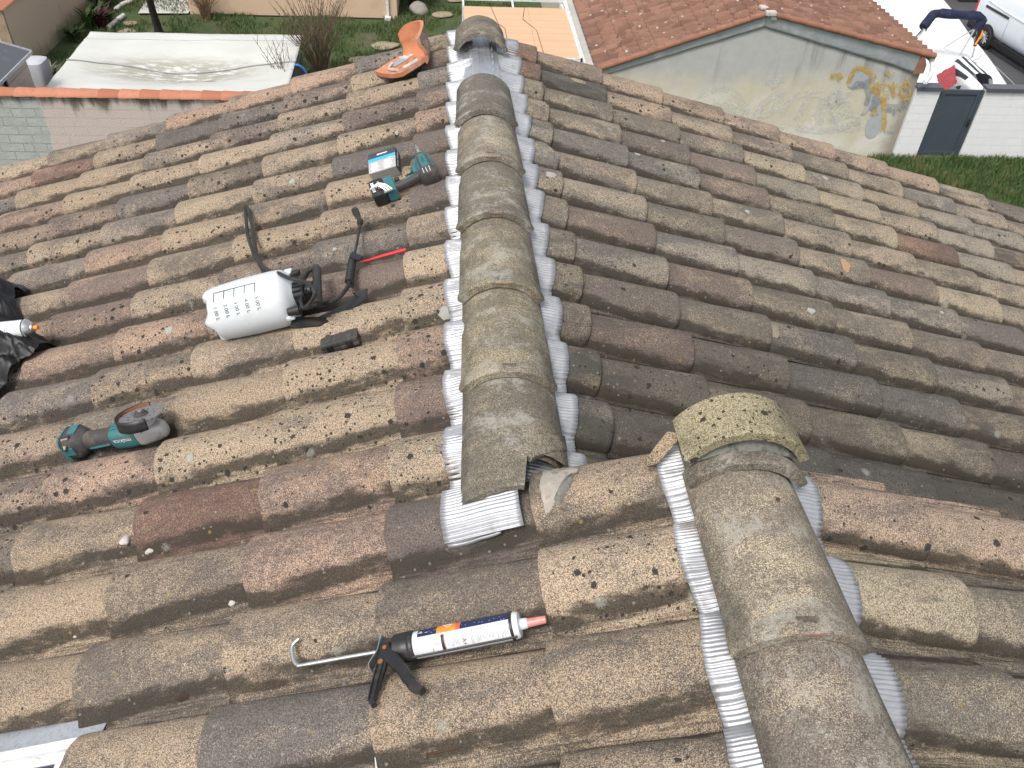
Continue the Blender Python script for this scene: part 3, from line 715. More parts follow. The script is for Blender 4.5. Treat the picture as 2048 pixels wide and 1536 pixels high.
mb.build('ridge_cap', M['terra_old'], bld)
mb = MB(); mb.box((.06, -.1, 3.50), (.24, .16, .10), None, bev=.03); mb.box((.16, -.06, 3.42), (.14, .1, .16), None, bev=.03); mb.box((-.06, .1, 3.56), (.18, .2, .06), None, bev=.02)
mb.build('mortar_patch', M['mortar_white'], bld)
M['bitumen'] = surf('bitumen_foil', (0.36, 0.385, 0.41), 0.45, 0.35, 0.16, 3.0, (0.62, 0.65, 0.68), 0.4, 0.7, 0.02, 9)
def band(xa, za, xb, zb, ha, hb):
    m = MB()
    def fn(i, j):
        x = xa+(xb-xa)*i; top = za+(zb-za)*i; h = (ha+(hb-ha)*i)*(1+.07*nz((x*1.7, 1, 0)))
        return Vector((x-7.1, -.03-.012*abs(nz((x*2.6, j*2, 3)))-.006*nz((x*9, j*4, 5)), top-h*j-G))
    m.grid(fn, 90, 6)
    o = m.build('flashing_band', M['bitumen'], bld, sharp=None, recalc=False); o.data.polygons.foreach_set('use_smooth', [True]*len(o.data.polygons))
    md = o.modifiers.new('sheet', 'SOLIDIFY'); md.thickness = .008
band(3.45, -6.07, 7.12, -4.70, .17, .33); band(7.12, -4.70, 11.1, -5.58, .33, .44)
mb = MB(); mb.prism([(-.19, -.02), (.06, .0), (.06, .20), (-.06, .42), (-.13, .40)], .06, Matrix.Translation((4.08, -.02, 2.20)) @ Matrix.Rotation(R(90), 4, 'X')); mb.build('corner_tile', M['terra_old'], bld)
# gutter stub and elbow on the far eave
mb = MB(); mb.tube([(4.28, .0, 2.50), (4.28, 8, 2.50)], .07, 12); mb.build('gutter', M['whitepvc'], bld)
mb = MB(); mb.tube([(4.28, .02, 2.47), (4.29, -.06, 2.40), (4.29, -.14, 2.28), (4.25, -.20, 2.16), (4.18, -.22, 2.05)], .055, 14); mb.tube([(4.18, -.22, 2.06), (4.175, -.222, 2.02)], .062, 14); mb.build('drain_elbow', M['whitepvc'], bld)
mb = MB(); mb.box((-4.02, 5.4, 2.06), (.14, 11, .10), None); mb.tube([(-4.1, -.05, 2.09), (-4.1, 11, 2.09)], .05, 8); mb.build('gutter', M['whitepvc'], bld)
# graffiti: sprayed lines on the gable
M['spray_y'] = surf('ochre_spray_paint', (0.50, 0.33, 0.08), 0.8, 0, 0.2, 8, (0.55, 0.46, 0.28), 0.7, 0.3, 0.002, 60, 5)
M['spray_g'] = surf('grey_spray_paint', (0.42, 0.44, 0.47), 0.8, 0, 0.1, 5, (0.50, 0.49, 0.45), 0.6, 0.3, 0.002, 60, 4)
M['spray_d'] = surf('slate_spray_paint', (0.27, 0.29, 0.33), 0.8, 0, 0.15, 8, (0.42, 0.42, 0.40), 0.6, 0.3, 0.002, 60, 5)
M['spray_w'] = surf('white_spray_paint', (0.66, 0.66, 0.63), 0.8, 0, 0.06, 8, (0.52, 0.50, 0.42), 0.8, 0.3, 0.002, 60, 4)
for k_, a_, b_ in (('spray_y', .36, .56), ('spray_g', .26, .46), ('spray_d', .30, .54), ('spray_w', .40, .62)):   # thin, worn paint
    m_ = M[k_]; t_ = m_.node_tree; tc_ = t_.nodes.new('ShaderNodeTexCoord'); n_a = t_.nodes.new('ShaderNodeTexNoise'); n_a.inputs['Scale'].default_value = 7; n_a.inputs['Detail'].default_value = 7; n_a.inputs['Roughness'].default_value = .75
    mr_ = t_.nodes.new('ShaderNodeMapRange'); mr_.inputs[1].default_value = a_; mr_.inputs[2].default_value = b_; mr_.inputs[4].default_value = .85 if k_ != 'spray_w' else .72
    t_.links.new(tc_.outputs['Object'], n_a.inputs['Vector']); t_.links.new(n_a.outputs[0], mr_.inputs[0]); t_.links.new(mr_.outputs[0], t_.nodes['Principled BSDF'].inputs['Alpha'])
def smooth(pts, n=8):
    p = [Vector((a[0], a[1], 0)) for a in pts]; p = [p[0]*2-p[1]]+p+[p[-1]*2-p[-2]]; o = []
    for i in range(1, len(p)-2):
        for k in range(n):
            t = k/n; a, b, c, d = p[i-1], p[i], p[i+1], p[i+2]
            o.append(0.5*((2*b)+(c-a)*t+(2*a-5*b+4*c-d)*t*t+(3*b-a-3*c+d)*t**3))
    return o+[p[-2]]
def ribbon(m, pts, w, off, seed=0):
    ps = smooth(pts); vs = []; q = len(ps)
    for i, a in enumerate(ps):
        t = ps[min(i+1, q-1)]-ps[max(i-1, 0)]; t.normalize(); nn = Vector((-t.y, t.x, 0)); ww = w/2*(1+.25*nz((i*.4, seed, 0)))
        for sgn in (1, -1): vs.append(Vector((a.x+nn.x*ww*sgn-7.1, -off-.0035*i/q, a.y+nn.y*ww*sgn-G)))
    m.add(vs, [(2*i, 2*i+1, 2*i+3, 2*i+2) for i in range(q-1)])
GR_tag = [[(10.33, -6.03), (10.35, -5.97), (10.43, -5.99), (10.44, -6.06), (10.34, -6.04), (10.33, -6.03)], [(10.14, -6.34), (10.19, -6.27), (10.27, -6.28), (10.19, -6.38), (10.14, -6.34)], [(10.35, -6.12), (10.34, -6.26), (10.31, -6.43), (10.37, -6.54)], [(10.33, -6.28), (10.26, -6.36), (10.33, -6.45), (10.39, -6.39), (10.39, -6.28)], [(10.4, -6.43), (10.41, -6.3), (10.53, -6.31), (10.57, -6.42), (10.49, -6.48), (10.4, -6.43)], [(10.63, -6.55), (10.61, -6.39), (10.61, -6.24), (10.64, -6.42), (10.73, -6.57), (10.59, -6.5)], [(10.69, -6.46), (10.68, -6.33), (10.77, -6.31), (10.84, -6.44), (10.78, -6.53), (10.69, -6.46)], [(10.89, -6.09), (10.91, -6.29), (10.97, -6.49), (11.05, -6.73)], [(10.88, -6.2), (10.99, -6.25), (11.01, -6.34), (10.92, -6.36), (10.85, -6.33), (10.86, -6.23)], [(10.93, -6.38), (11.07, -6.42), (11.09, -6.53), (10.94, -6.57), (10.87, -6.49)], [(10.94, -6.61), (11.12, -6.54)], [(10.9, -6.7), (11.04, -6.64), (11.18, -6.64)], [(10.44, -6.56), (10.59, -6.55)], [(10.56, -6.56), (10.56, -6.65), (10.65, -6.65)], [(10.41, -6.08), (10.48, -6.11), (10.52, -6.02), (10.52, -5.99)]]
GR_outl = [[(9.5, -6.3), (9.52, -6.1), (9.56, -5.93)], [(9.55, -5.93), (9.67, -5.93), (9.84, -5.98), (10.02, -6.09), (10.12, -6.16)], [(10.1, -6.21), (10.02, -6.31), (10.01, -6.4)], [(10.13, -6.51), (10.14, -6.43), (10.29, -6.56), (10.5, -6.73), (10.58, -6.88), (10.68, -7.14), (10.75, -7.34), (10.76, -7.52)], [(9.0, -6.14), (9.11, -6.12), (9.19, -6.1), (9.28, -6.21)], [(10.35, -6.9), (10.38, -7.0), (10.34, -7.08)]]
GR_greyfill = [[(9.49, -6.35), (9.56, -5.97), (9.64, -5.95), (9.83, -6.02), (10.03, -6.16), (10.01, -6.23), (9.84, -6.27), (9.73, -6.28), (9.69, -6.37), (9.62, -6.44)], [(10.39, -7.64), (10.5, -7.69), (10.62, -7.64), (10.69, -7.5), (10.68, -7.3), (10.55, -6.95), (10.44, -6.75), (10.34, -6.69), (10.36, -6.88), (10.36, -7.09), (10.28, -7.21), (10.3, -7.43)], [(10.15, -6.58), (10.18, -6.53), (10.22, -6.58), (10.24, -6.73), (10.23, -6.94), (10.16, -7.06), (10.07, -7.08), (10.08, -6.94), (10.16, -6.85)]]
GR_dark = [[(9.65, -6.42), (9.72, -6.29), (9.88, -6.29), (10.03, -6.18)], [(9.91, -6.31), (10.03, -6.44), (10.09, -6.58), (10.11, -6.81)], [(10.26, -6.58), (10.29, -6.77), (10.29, -6.94)], [(10.29, -6.65), (10.37, -6.73), (10.36, -6.88)], [(9.88, -6.27), (9.85, -6.31), (9.71, -6.33)], [(10.34, -6.69), (10.43, -6.75)]]
GR_thin = [[(10.66, -6.95), (10.7, -6.86), (10.7, -6.97), (10.76, -6.87), (10.78, -6.99), (10.85, -6.89), (10.89, -7.08), (10.92, -6.93), (10.97, -6.87), (11.04, -6.95)], [(10.6, -6.8), (10.82, -6.81), (11.11, -6.82)], [(11.06, -6.91), (11.08, -6.75), (11.14, -6.87)], [(10.77, -7.5), (10.93, -7.51), (11.08, -7.49)], [(11.1, -6.79), (11.16, -6.71)]]
GR_white = [[(9.15, -6.62), (9.23, -6.52), (9.37, -6.78), (9.36, -6.41)], [(9.24, -6.94), (9.43, -6.82), (9.55, -6.59), (9.73, -6.52)], [(9.25, -6.41), (9.38, -6.77)], [(9.32, -7.21), (9.68, -7.12), (9.87, -6.95)], [(9.6, -7.5), (9.94, -7.33), (10.12, -7.19)], [(9.41, -7.36), (9.89, -7.47), (10.17, -7.35)], [(9.66, -7.07), (10.1, -7.12)], [(9.19, -6.75), (9.34, -7.01), (9.46, -7.28)]]
GR_white2 = [[(5.89, -6.66), (6.53, -6.48), (7.0, -6.81), (7.2, -7.16)], [(7.4, -7.28), (7.58, -6.8), (7.92, -6.57), (7.81, -7.03), (7.5, -7.22)], [(8.07, -7.15), (8.2, -6.73), (8.62, -6.61), (8.46, -7.26)], [(7.45, -6.29), (7.83, -6.23), (7.61, -6.46)], [(8.67, -6.55), (8.99, -6.66), (8.87, -7.25)], [(9.08, -7.37), (9.1, -6.66), (9.45, -7.24), (9.64, -6.71)], [(6.26, -6.83), (6.87, -6.99), (7.55, -7.4), (8.23, -7.51)], [(8.5, -7.44), (9.35, -7.49), (10.1, -7.23)], [(9.26, -6.43), (9.46, -6.77), (9.48, -6.48)]]

def graf(lines, w, off, mat):
    m = MB()
    for k, l in enumerate(lines): ribbon(m, l, w, off+.0012*k, k)
    m.build('graffiti', M[mat], bld, sharp=None, recalc=False)
graf(GR_white, .16, .006, 'spray_w'); graf(GR_white2, .19, .006, 'spray_w')
for k, l in enumerate(GR_greyfill):
    m = MB(); m.add([(x-7.1, -.020-.001*k, z-G) for x, z in l], [tuple(range(len(l)))]); m.build('graffiti', M['spray_g'], bld, sharp=None, recalc=False)
graf(GR_outl, .13, .023, 'spray_y'); graf(GR_dark, .12, .030, 'spray_d'); graf(GR_thin, .035, .03, 'spray_d'); graf(GR_tag, .045, .034, 'spray_y')

# ---- block wall with the slate gate
M['blockwhite'] = None
def blockpaint(name, col, dirt, bw=.5, bh=.2):
    s = N(name); v = s.co(); x = s.sep(v)
    cx = s.n('CombineXYZ'); s.put(cx.inputs[0], x[0]); s.put(cx.inputs[1], x[2])
    b = s.n('TexBrick'); s.put(b.inputs['Vector'], cx.outputs[0]); b.inputs['Scale'].default_value = 1; b.inputs['Brick Width'].default_value = bw; b.inputs['Row Height'].default_value = bh; b.inputs['Mortar Size'].default_value = .006
    n1 = s.noise(v, 3, 4, 0.6); n2 = s.noise(v, 40, 3)
    c = s.mix(n1, [q*.92 for q in col], [min(1, q*1.05) for q in col])
    br = s.ma('MULTIPLY', b.outputs['Fac'], s.ss(n1, .42, .62))
    c = s.mix(s.ma('MULTIPLY', br, .5), c, [q*.72 for q in col])
    c = s.mix(s.ma('MULTIPLY', s.ss(s.ma('ADD', s.noise(s.vm('MULTIPLY', v, (1, 1, .4)), 2.2, 5, .65), s.ma('MULTIPLY', x[2], -.10)), .50, .72), .55), c, dirt)
    return s.out(c, .9, 0, s.ma('SUBTRACT', n2, s.ma('MULTIPLY', b.outputs['Fac'], 1.0)), .6, .006)
M['blockwhite'] = blockpaint('white_painted_blocks', (.72, .73, .73), (.42, .40, .35))
M['slate'] = surf('slate_powder_coat', (0.060, 0.078, 0.095), 0.45, 0.1, 0.08, 3, (0.10, 0.11, 0.11), 0.3, 0.15)
M['slate_cap'] = surf('grey_capping', (0.10, 0.105, 0.125), 0.4, 0.2, 0.08, 3)
for x0, x1, lab in ((11.22, 11.84, 'short white block wall between the graffiti gable and the slate gate'), (12.98, 19.5, 'long white block wall with grey capping beyond the slate gate')):
    t = thing('garden_wall', lab, 'wall', ((x0+x1)/2, 19.5, G))
    mb = MB(); mb.box((0, 0, .92), (x1-x0, .18, 1.84), None); mb.build('blockwork', M['blockwhite'], t, sharp=None)
    mb = MB(); mb.box((0, 0, 1.865), (x1-x0+.04, .30, .045), None, bev=.006); mb.box((0, -.145, 1.82), (x1-x0+.04, .012, .06), None); mb.build('capping', M['slate_cap'], t)
gt = thing('gate', 'slate grey slatted gate set in the white block wall', 'gate', (12.41, 19.5, G))
for sx in (-.525, .525):
    mb = MB(); mb.box((sx, -.02, .93), (.07, .09, 1.72), None, bev=.006); mb.build('gate_post', M['slate'], gt)
mb = MB()
for z0 in (.14, 1.74): mb.box((0, -.02, z0), (.97, .06, .11), None, bev=.004)
for sx in (-.45, .45): mb.box((sx, -.02, .94), (.085, .058, 1.5), None, bev=.004)
mb.build('gate_frame', M['slate'], gt)
for k in range(8):
    mb = MB(); mb.box((0, -.005, .29+k*.187), (.82, .03, .1862), None, bev=.0022); mb.build('slat', M['slate'], gt)
mb = MB(); mb.box((.47, -.075, .98), (.04, .015, .2), None, bev=.005); mb.tube([(.47, -.08, 1.02), (.47, -.12, 1.02), (.36, -.12, 1.02)], .012, 8); mb.build('handle', M['black'], gt)
mb = MB(); mb.box((0, 0, .035), (1.1, .22, .07), None, bev=.01); mb.build('threshold', M['mortar'], gt)

# ---- boat under a white tarpaulin
boat = thing('tarped_boat', 'boat shrouded in a bright white tarpaulin behind the wall', 'boat', (13.9, 25, G))
M['tarp'] = surf('white_tarpaulin', (0.80, 0.81, 0.82), 0.5, 0, 0.03, 2, (0.6, 0.6, 0.58), 0.25, 0.25, 0.01, 30)
def tarp(i, j):
    y = -4.6+11.6*j; yy = 25+y
    xr = 15.45+(yy-21)*.205; xl = 11.45
    if yy < 21.4: xr -= (21.4-yy)*.9
    x = xl+(xr-xl)*i
    prof_ = (1-abs(i*1.25-.45)**2.2)
    hgt = .25+1.05*max(0, prof_)**.7*(1-.35*max(0, (.35-j)/.35)**1.5)
    if i > .93: hgt *= max(0.0, (1-i)/.07)*.7+.3
    fold = .045*abs(math.sin(7*math.atan2(i-.2, 1.02-j)))*min(1, abs(j-.2)*2) + .03*nz((i*7, j*3, 0)) + .012*nz((i*25, j*9, 3))
    return Vector((x-13.9, y, max(.08, hgt+fold)))
mb = MB(); mb.grid(tarp, 70, 90)
nt_ = len(mb.v)
o = mb.build('tarpaulin', M['tarp'], boat, sharp=None, recalc=False); o.data.polygons.foreach_set('use_smooth', [True]*len(o.data.polygons))
md = o.modifiers.new('sheet', 'SOLIDIFY'); md.thickness = .01
mb = MB(); mb.loft([(-4.0, 0, .55, .9, .4, 3), (0, 0, .6, 1.1, .45, 3), (3.6, 0, .6, .8, .4, 3), (5.4, 0, .7, .15, .25, 2)], 16, T=Matrix.Translation((-.2, .6, 0)) @ Matrix.Rotation(R(90), 4, 'Z')); mb.build('hull', M['whitepvc'], boat)
mb = MB(); mb.tube([(2.05, -3.2, .62), (1.85, -1.6, .85), (1.75, 0.4, .9), (2.1, 3, .7)], .012, 6); mb.build('tie_rope', M['greytxt'], boat)
bim = thing('bimini_frame', 'folded boat canopy frame rolled in a navy cover on white poles', 'canopy frame', (14.0, 24.0, -7.2)); Q0 = Vector((14.0, 24.0, -7.2))
M['navy_cloth'] = surf('navy_canvas', (0.010, 0.014, 0.045), 0.85, 0, 0.35, 8, (0.05, 0.06, 0.12), 0.4, 0.8, 0.03, 14)
BT = [Vector((12.62, 22.63, -5.98)), Vector((12.92, 22.9, -5.72)), Vector((13.2, 23.0, -5.72)), Vector((13.6, 23.0, -5.75)), Vector((14.0, 23.0, -5.76)), Vector((14.25, 23.0, -5.76)), Vector((14.42, 23.0, -5.88)), Vector((14.30, 22.95, -6.12))]
pp = smooth3 = []
for i in range(len(BT)-1):
    for k in range(6): pp.append(BT[i].lerp(BT[i+1], k/6)-Q0)
pp.append(BT[-1]-Q0)
mb = MB(); mb.tube(pp, [.115+.010*math.sin(i*.55)+.012*nz((i*.45, 0, 0)) for i in range(len(pp))], 14); mb.build('rolled_cover', M['navy_cloth'], bim)
for a, b, r0 in (((14.28, 22.95, -6.05), (14.55, 23.6, -7.02), .022), ((14.36, 22.95, -6.0), (14.75, 23.3, -7.02), .028), ((14.40, 22.98, -6.0), (14.15, 23.95, -7.0), .018), ((12.62, 22.6, -6.0), (12.15, 22.2, -6.9), .022), ((12.7, 22.62, -6.0), (12.1, 22.6, -6.9), .022), ((12.75, 22.65, -6.05), (12.3, 22.0, -6.9), .026)):
    mb = MB(); mb.tube([Vector(a)-Q0, Vector(b)-Q0], r0, 8); mb.build('pole', M['whitepvc'], bim)
mb = MB(); mb.box((0, 0, 0), (.09, .02, .2), Matrix.Translation(Vector((14.52, 23.12, -6.45))-Q0) @ Matrix.Rotation(R(-22), 4, 'Y')); mb.build('brace_plate', M['whitepvc'], bim)
mb = MB(); mb.tube([Vector((12.62, 22.6, -6.0))-Q0, Vector((12.35, 22.3, -6.08))-Q0, Vector((12.1, 22.1, -6.4))-Q0], .016, 6); mb.build('strap', M['black'], bim)
mb = MB(); pts = [Vector((14.50, 22.93, -6.12)), Vector((14.50, 22.9, -6.25)), Vector((14.46, 22.9, -6.38)), Vector((14.43, 22.9, -6.5))]
mb.tube([q-Q0 for q in pts], [.018, .034, .026, .030], 8); tag(mb.build('hanging_buckle', M['orange'], bim), 'orange and yellow ratchet buckle')
mb = MB(); mb.tube([Vector((14.42, 22.97, -6.05))-Q0, Vector((14.47, 22.96, -6.55))-Q0], .045, 8); mb.build('strap', M['black'], bim)
mb = MB(); mb.tube([(14.45, 23.0, -7.02), (14.82, 23.12, -6.9)], .055, 12); mb.tube([(14.80, 23.113, -6.906), (14.835, 23.125, -6.895)], .045, 12, 1)
tag(mb.build('rolled_tube', [M['whitepvc'], M['black']]), 'short white tube lying on the tarpaulin under the canopy poles', 'tube')
# red and striped cushion under the edge of the tarpaulin
def stripes():
    s = N('navy_striped_canvas'); x = s.sep(s.co()); f = s.ss(s.ma('ABSOLUTE', s.ma('SUBTRACT', s.ma('FRACT', s.ma('MULTIPLY', s.ma('ADD', x[0], s.ma('MULTIPLY', x[2], .25)), 6.2)), .5)), .24, .26)
    return s.out(s.mix(f, (.035, .042, .06), (.78, .78, .77)), .8)
M['striped'] = stripes()
mb = MB()
def cush(i, j):
    a = math.pi*(i*1.0); x = -.42*math.cos(a); z = .52*math.sin(a)**.6+.02*nz((i*8, j*3, 0))
    return Vector((13.40+x*(1-.35*j), 20.50+1.0*j, -6.90+z*(1-.25*j)+.18*j))
mb.grid(cush, 26, 14)
tag(mb.build('striped_canvas', M['striped'], sharp=None), 'navy and white striped canvas hump behind the slate gate', 'canvas')
mb = MB()
mb.grid(lambda i, j: Vector((12.70+.72*i+.05*nz((j*5, i*3, 1)), 20.75+.15*i+.55*j, -6.80+.42*i+.05*j-.38*(1-i)*(1-j)*.6+.03*nz((i*9, j*6, 2)))), 24, 12)
o = mb.build('red_cloth', M['red_cloth'] if 'red_cloth' in M else surf('faded_red_cloth', (.30, .05, .06), .8, 0, .15, 10), sharp=None); md = o.modifiers.new('sheet', 'SOLIDIFY'); md.thickness = .02
tag(o, 'faded red cloth thrown over the striped canvas', 'cloth')
mb = MB(); mb.loft([(-.35, 0, 0, .08, .12, 2.5), (0, 0, .03, .2, .2, 2.5), (.4, 0, 0, .1, .14, 2.5)], 14, T=Matrix.Translation((12.35, 20.6, -6.95)))
tag(mb.build('red_float', surf('red_pvc', (.45, .04, .02), .5, 0, .1, 10)), 'red float peeping from under the tarpaulin edge', 'float')

# ---- white van
van = thing('van', 'white panel van with a black side rail and silver wheels', 'van', mat=Matrix.Translation((17.52, 27.45, G+.065)) @ Matrix.Rotation(R(-84), 4, 'Z'))
M['vanpaint'] = surf('white_van_paint', (0.74, 0.78, 0.83), 0.22, 0, 0.02, 2, (.5, .52, .54), .2, .02)
# local: x forward along the van, y towards the far side (the near flank is at y=0), z up
mb = MB(); secs = []
for x, w, z0, z1 in ((-1.0, .86, .42, 1.72), (-.92, .93, .34, 1.88), (-.6, .95, .30, 1.95), (2.2, .95, .30, 1.97), (3.1, .95, .30, 1.93), (3.6, .93, .32, 1.35), (4.1, .88, .34, 1.15), (4.35, .75, .42, .95)):
    secs.append((x, .95, (z0+z1)/2, w, (z1-z0)/2, 5))
mb.loft(secs, 48); mb.build('body', M['vanpaint'], van, sharp=30)
def flank(y, z): return y
def wheel(x, y):
    w = MB(); T = Matrix.Translation((x, y, .32)) @ Matrix.Rotation(R(90), 4, 'Z')
    w.lathe([(-.11, .21), (-.11, .30), (-.08, .325), (.08, .325), (.11, .30), (.11, .21)], 32, T, cap=False); wo = w.build('wheel', M['rubber_tyre'], van)
    r0 = MB(); sg = -1 if y < .9 else 1
    r0.lathe([(.0, .215), (.10, .215), (.105, .20), (.07, .19)], 32, T if sg > 0 else T @ Matrix.Rotation(math.pi, 4, 'Z'), cap=False)
    r0.lathe([(.05, .19), (.052, .01)], 32, T if sg > 0 else T @ Matrix.Rotation(math.pi, 4, 'Z'))
    for k in range(10):
        a = 2*math.pi*k/10; c0, s0 = math.cos(a), math.sin(a)
        r0.tube([T @ Vector((.085*sg, .04*c0, .04*s0)), T @ Vector((.095*sg, .20*c0, .20*s0))], .017, 6, 1)
    r0.lathe([(.07, .05), (.10, .045), (.105, .01)], 14, T if sg > 0 else T @ Matrix.Rotation(math.pi, 4, 'Z'), 1)
    r0.build('rim', [M['black'], M['castalu']], wo)
    arch = MB(); arch.lathe([(-.02, .40), (-.02, .34)], 32, Matrix.Translation((x, -.012 if y < .9 else 1.912, .33)) @ Matrix.Rotation(R(90), 4, 'Z'), cap=False)
    a2 = MB(); a2.lathe([(-.004, .395), (.012, .395)], 32, Matrix.Translation((x, .0 if y < .9 else 1.9, .33)) @ Matrix.Rotation(R(90), 4, 'Z')); a2.build('wheel_arch', M['black'], van)
M['rubber_tyre'] = surf('tyre_rubber', (0.02, 0.02, 0.021), 0.8, 0, .2, 20)
for x in (0.0, 3.05):
    for y in (.068, 1.832): wheel(x, y)
mb = MB(); mb.box((1.52, -.008, .32), (2.2, .05, .2), None, bev=.015); mb.build('sill_guard', M['black'], van)
mb = MB(); mb.box((-.85, .95, .48), (.5, 1.95, .34), None, bev=.06); mb.build('rear_bumper', M['black'], van)
mb = MB(); mb.box((.12, -.006, 1.16), (1.25, .028, .075), None, bev=.008); mb.build('slide_rail', M['black'], van)
mb = MB(); mb.tube([(-.55, .015, 1.42), (-.45, .0, 1.34), (.4, -.006, 1.29), (2.4, -.006, 1.26)], .022, 8); mb.build('crease_line', M['vanpaint'], van)
for x in (.78, 2.12):
    mb = MB(); mb.tube([(x, .0, .42), (x, -.005, .8), (x, .003, 1.2), (x-.02, .03, 1.6), (x-.03, .05, 1.8)], .006, 6); mb.build('door_seam', M['greytxt'], van)
mb = MB(); mb.tube([(1.75, -.01, .95), (1.78, -.045, .95), (1.98, -.045, .95), (2.0, -.01, .95)], .018, 8); mb.build('handle', M['black'], van)
mb = MB(); mb.box((-.97, .06, 1.15), (.06, .1, .62), None, bev=.02); mb.build('tail_light', M['red'], van)
M['vanglass'] = surf('dark_van_glass', (.02, .025, .03), .08)
mb = MB(); mb.box((2.75, .03, 1.5), (.85, .03, .42), None, bev=.03); mb.build('side_window', M['vanglass'], van)
mb = MB(); mb.box((0, 0, 0), (.05, 1.5, .62), Matrix.Translation((3.38, .95, 1.58)) @ Matrix.Rotation(R(-38), 4, 'Y'), bev=.02); mb.build('windscreen', M['vanglass'], van)
mb = MB(); mb.box((0, 0, .3), (1.0, .7, .55), None, bev=.03); mb.box((0, -.36, .32), (.9, .02, .4), None, bev=.01); mb.box((0, -.38, .05), (1.02, .06, .06), None)
o = mb.build('black_crate', M['black'], thing('storage_box', 'black lidded box on the asphalt beyond the van', 'box', (19.5, 32.6, G+.065))); o.name = 'box_body'
bn = thing('work_bench', 'dark work table whose legs stand on the asphalt', 'table', (18.2, 32.9, G+.065))
mb = MB(); mb.box((0, 0, .78), (1.4, .7, .05), None, bev=.01); mb.build('table_top', M['black'], bn)
for sx in (-.62, .62):
    for sy in (-.3, .3):
        mb = MB(); mb.box((sx, sy, .38), (.06, .06, .76), None); mb.build('leg', M['black'], bn)

# ---- plywood shelter roof between the houses
M['ply'] = None
def ply():
    s = N('plywood_sheet'); v = s.co(); x = s.sep(v)
    a = s.noise(s.vm('MULTIPLY', v, (.25, 5, 1)), 3.5, 5, .65, .3); b = s.noise(s.vm('MULTIPLY', v, (.1, 16, 1)), 6, 3, .6)
    row = s.ss(s.ma('ABSOLUTE', s.ma('SUBTRACT', s.ma('FRACT', s.ma('MULTIPLY', x[1], 2.1)), .5)), .42, .5)
    c = s.mix(a, (.52, .31, .17), (.74, .52, .34)); c = s.mix(s.ma('MULTIPLY', s.ss(b, .5, .75), .4), c, (.42, .23, .12)); c = s.mix(s.ma('MULTIPLY', row, .35), c, (.40, .24, .13))
    return s.out(c, .6, 0, b, .2, .003)
M['ply'] = ply()
sh = thing('shelter', 'flat shelter roofed with pale plywood sheets beside the tiled building', 'shelter', (1.6, 21.5, G)); 
for k, (x0, x1) in enumerate(((-1.32, .38), (.384, 1.40))):
    mb = MB(); mb.box(((x0+x1)/2, .15, 2.2+.004*k), (x1-x0, 3.6, .02), None); mb.build('plywood_sheet', M['ply'], sh, sharp=None)
mb = MB()
for a, b in (((-1.33, 2.6), (1.42, 2.6)), ((-1.33, 1.97), (-1.33, 2.6)), ((.0, 1.97), (.0, 2.6)), ((1.42, -1.7), (1.42, 2.6)), ((-1.33, -1.7), (1.42, -1.7))):
    d = Vector((b[0]-a[0], b[1]-a[1], 0)); mb.box((0, 0, 0), (d.length+.05, .05, .07), Matrix.Translation(((a[0]+b[0])/2, (a[1]+b[1])/2, 2.20)) @ Matrix.Rotation(math.atan2(d.y, d.x), 4, 'Z'))
mb.build('frame', M['whitepvc'], sh)
for x, y in ((-1.33, 2.6), (1.35, 2.6), (-1.33, -1.6), (1.35, -1.6)):
    mb = MB(); mb.box((x, y, 1.07), (.06, .06, 2.14), None); mb.build('post', M['whitepvc'], sh)
for pts in ([(-.6, 1.95), (-.45, .6), (-.3, .3), (-.25, -1.5)], [(.3, 1.9), (.2, 1.0), (.5, .2), (.55, -1.5)]):
    mb = MB(); mb.tube([(x, y, 2.218) for x, y in pts], .006, 6); mb.build('loose_wire', M['ink'], sh)

# ---- boundary wall with terracotta coping
def boundary():
    s = N('patched_render'); v = s.co(); x = s.sep(v)
    n1 = s.noise(v, 1.1, 4, .6); n2 = s.noise(v, 5, 5, .65); n3 = s.noise(v, 38, 3, .6)
    pink = s.mix(n3, (.43, .36, .325), (.60, .53, .49))
    cx = s.n('CombineXYZ'); s.put(cx.inputs[0], x[0]); s.put(cx.inputs[1], x[2])
    b = s.n('TexBrick'); s.put(b.inputs['Vector'], cx.outputs[0]); b.inputs['Scale'].default_value = 1; b.inputs['Brick Width'].default_value = .5; b.inputs['Row Height'].default_value = .2; b.inputs['Mortar Size'].default_value = .012
    blk = s.mix(n2, (.27, .29, .27), (.50, .52, .50)); blk = s.mix(s.ma('MULTIPLY', s.ma('MULTIPLY', b.outputs['Fac'], s.ss(n2, .35, .6)), .6), blk, (.19, .19, .17))
    e = s.ss(s.ma('ADD', x[0], s.ma('MULTIPLY', s.ma('SUBTRACT', n1, .5), .5)), -2.92, -2.86)
    c = s.mix(e, blk, pink)
    st = s.noise(s.vm('MULTIPLY', v, (1.6, 1, .3)), 2.2, 5, .7, .2)
    c = s.mix(s.ma('MULTIPLY', s.ss(s.ma('ADD', s.ma('MULTIPLY', st, .9), s.ma('MULTIPLY', s.ss(x[2], 1.45, 1.9), .22)), .52, .74), .88), c, (.085, .08, .065))
    return s.out(c, .95, 0, s.ma('ADD', n3, s.ma('MULTIPLY', b.outputs['Fac'], -.5)), .8, .02)
M['boundary'] = boundary()
bw = thing('boundary_wall', 'half rendered boundary wall topped with new terracotta coping tiles', 'wall', (-6.0, 18.05, G))
mb = MB(); mb.box((.5, 0, .95), (14, .22, 1.90), None); mb.build('rendered_face', M['boundary'], bw, sharp=None)
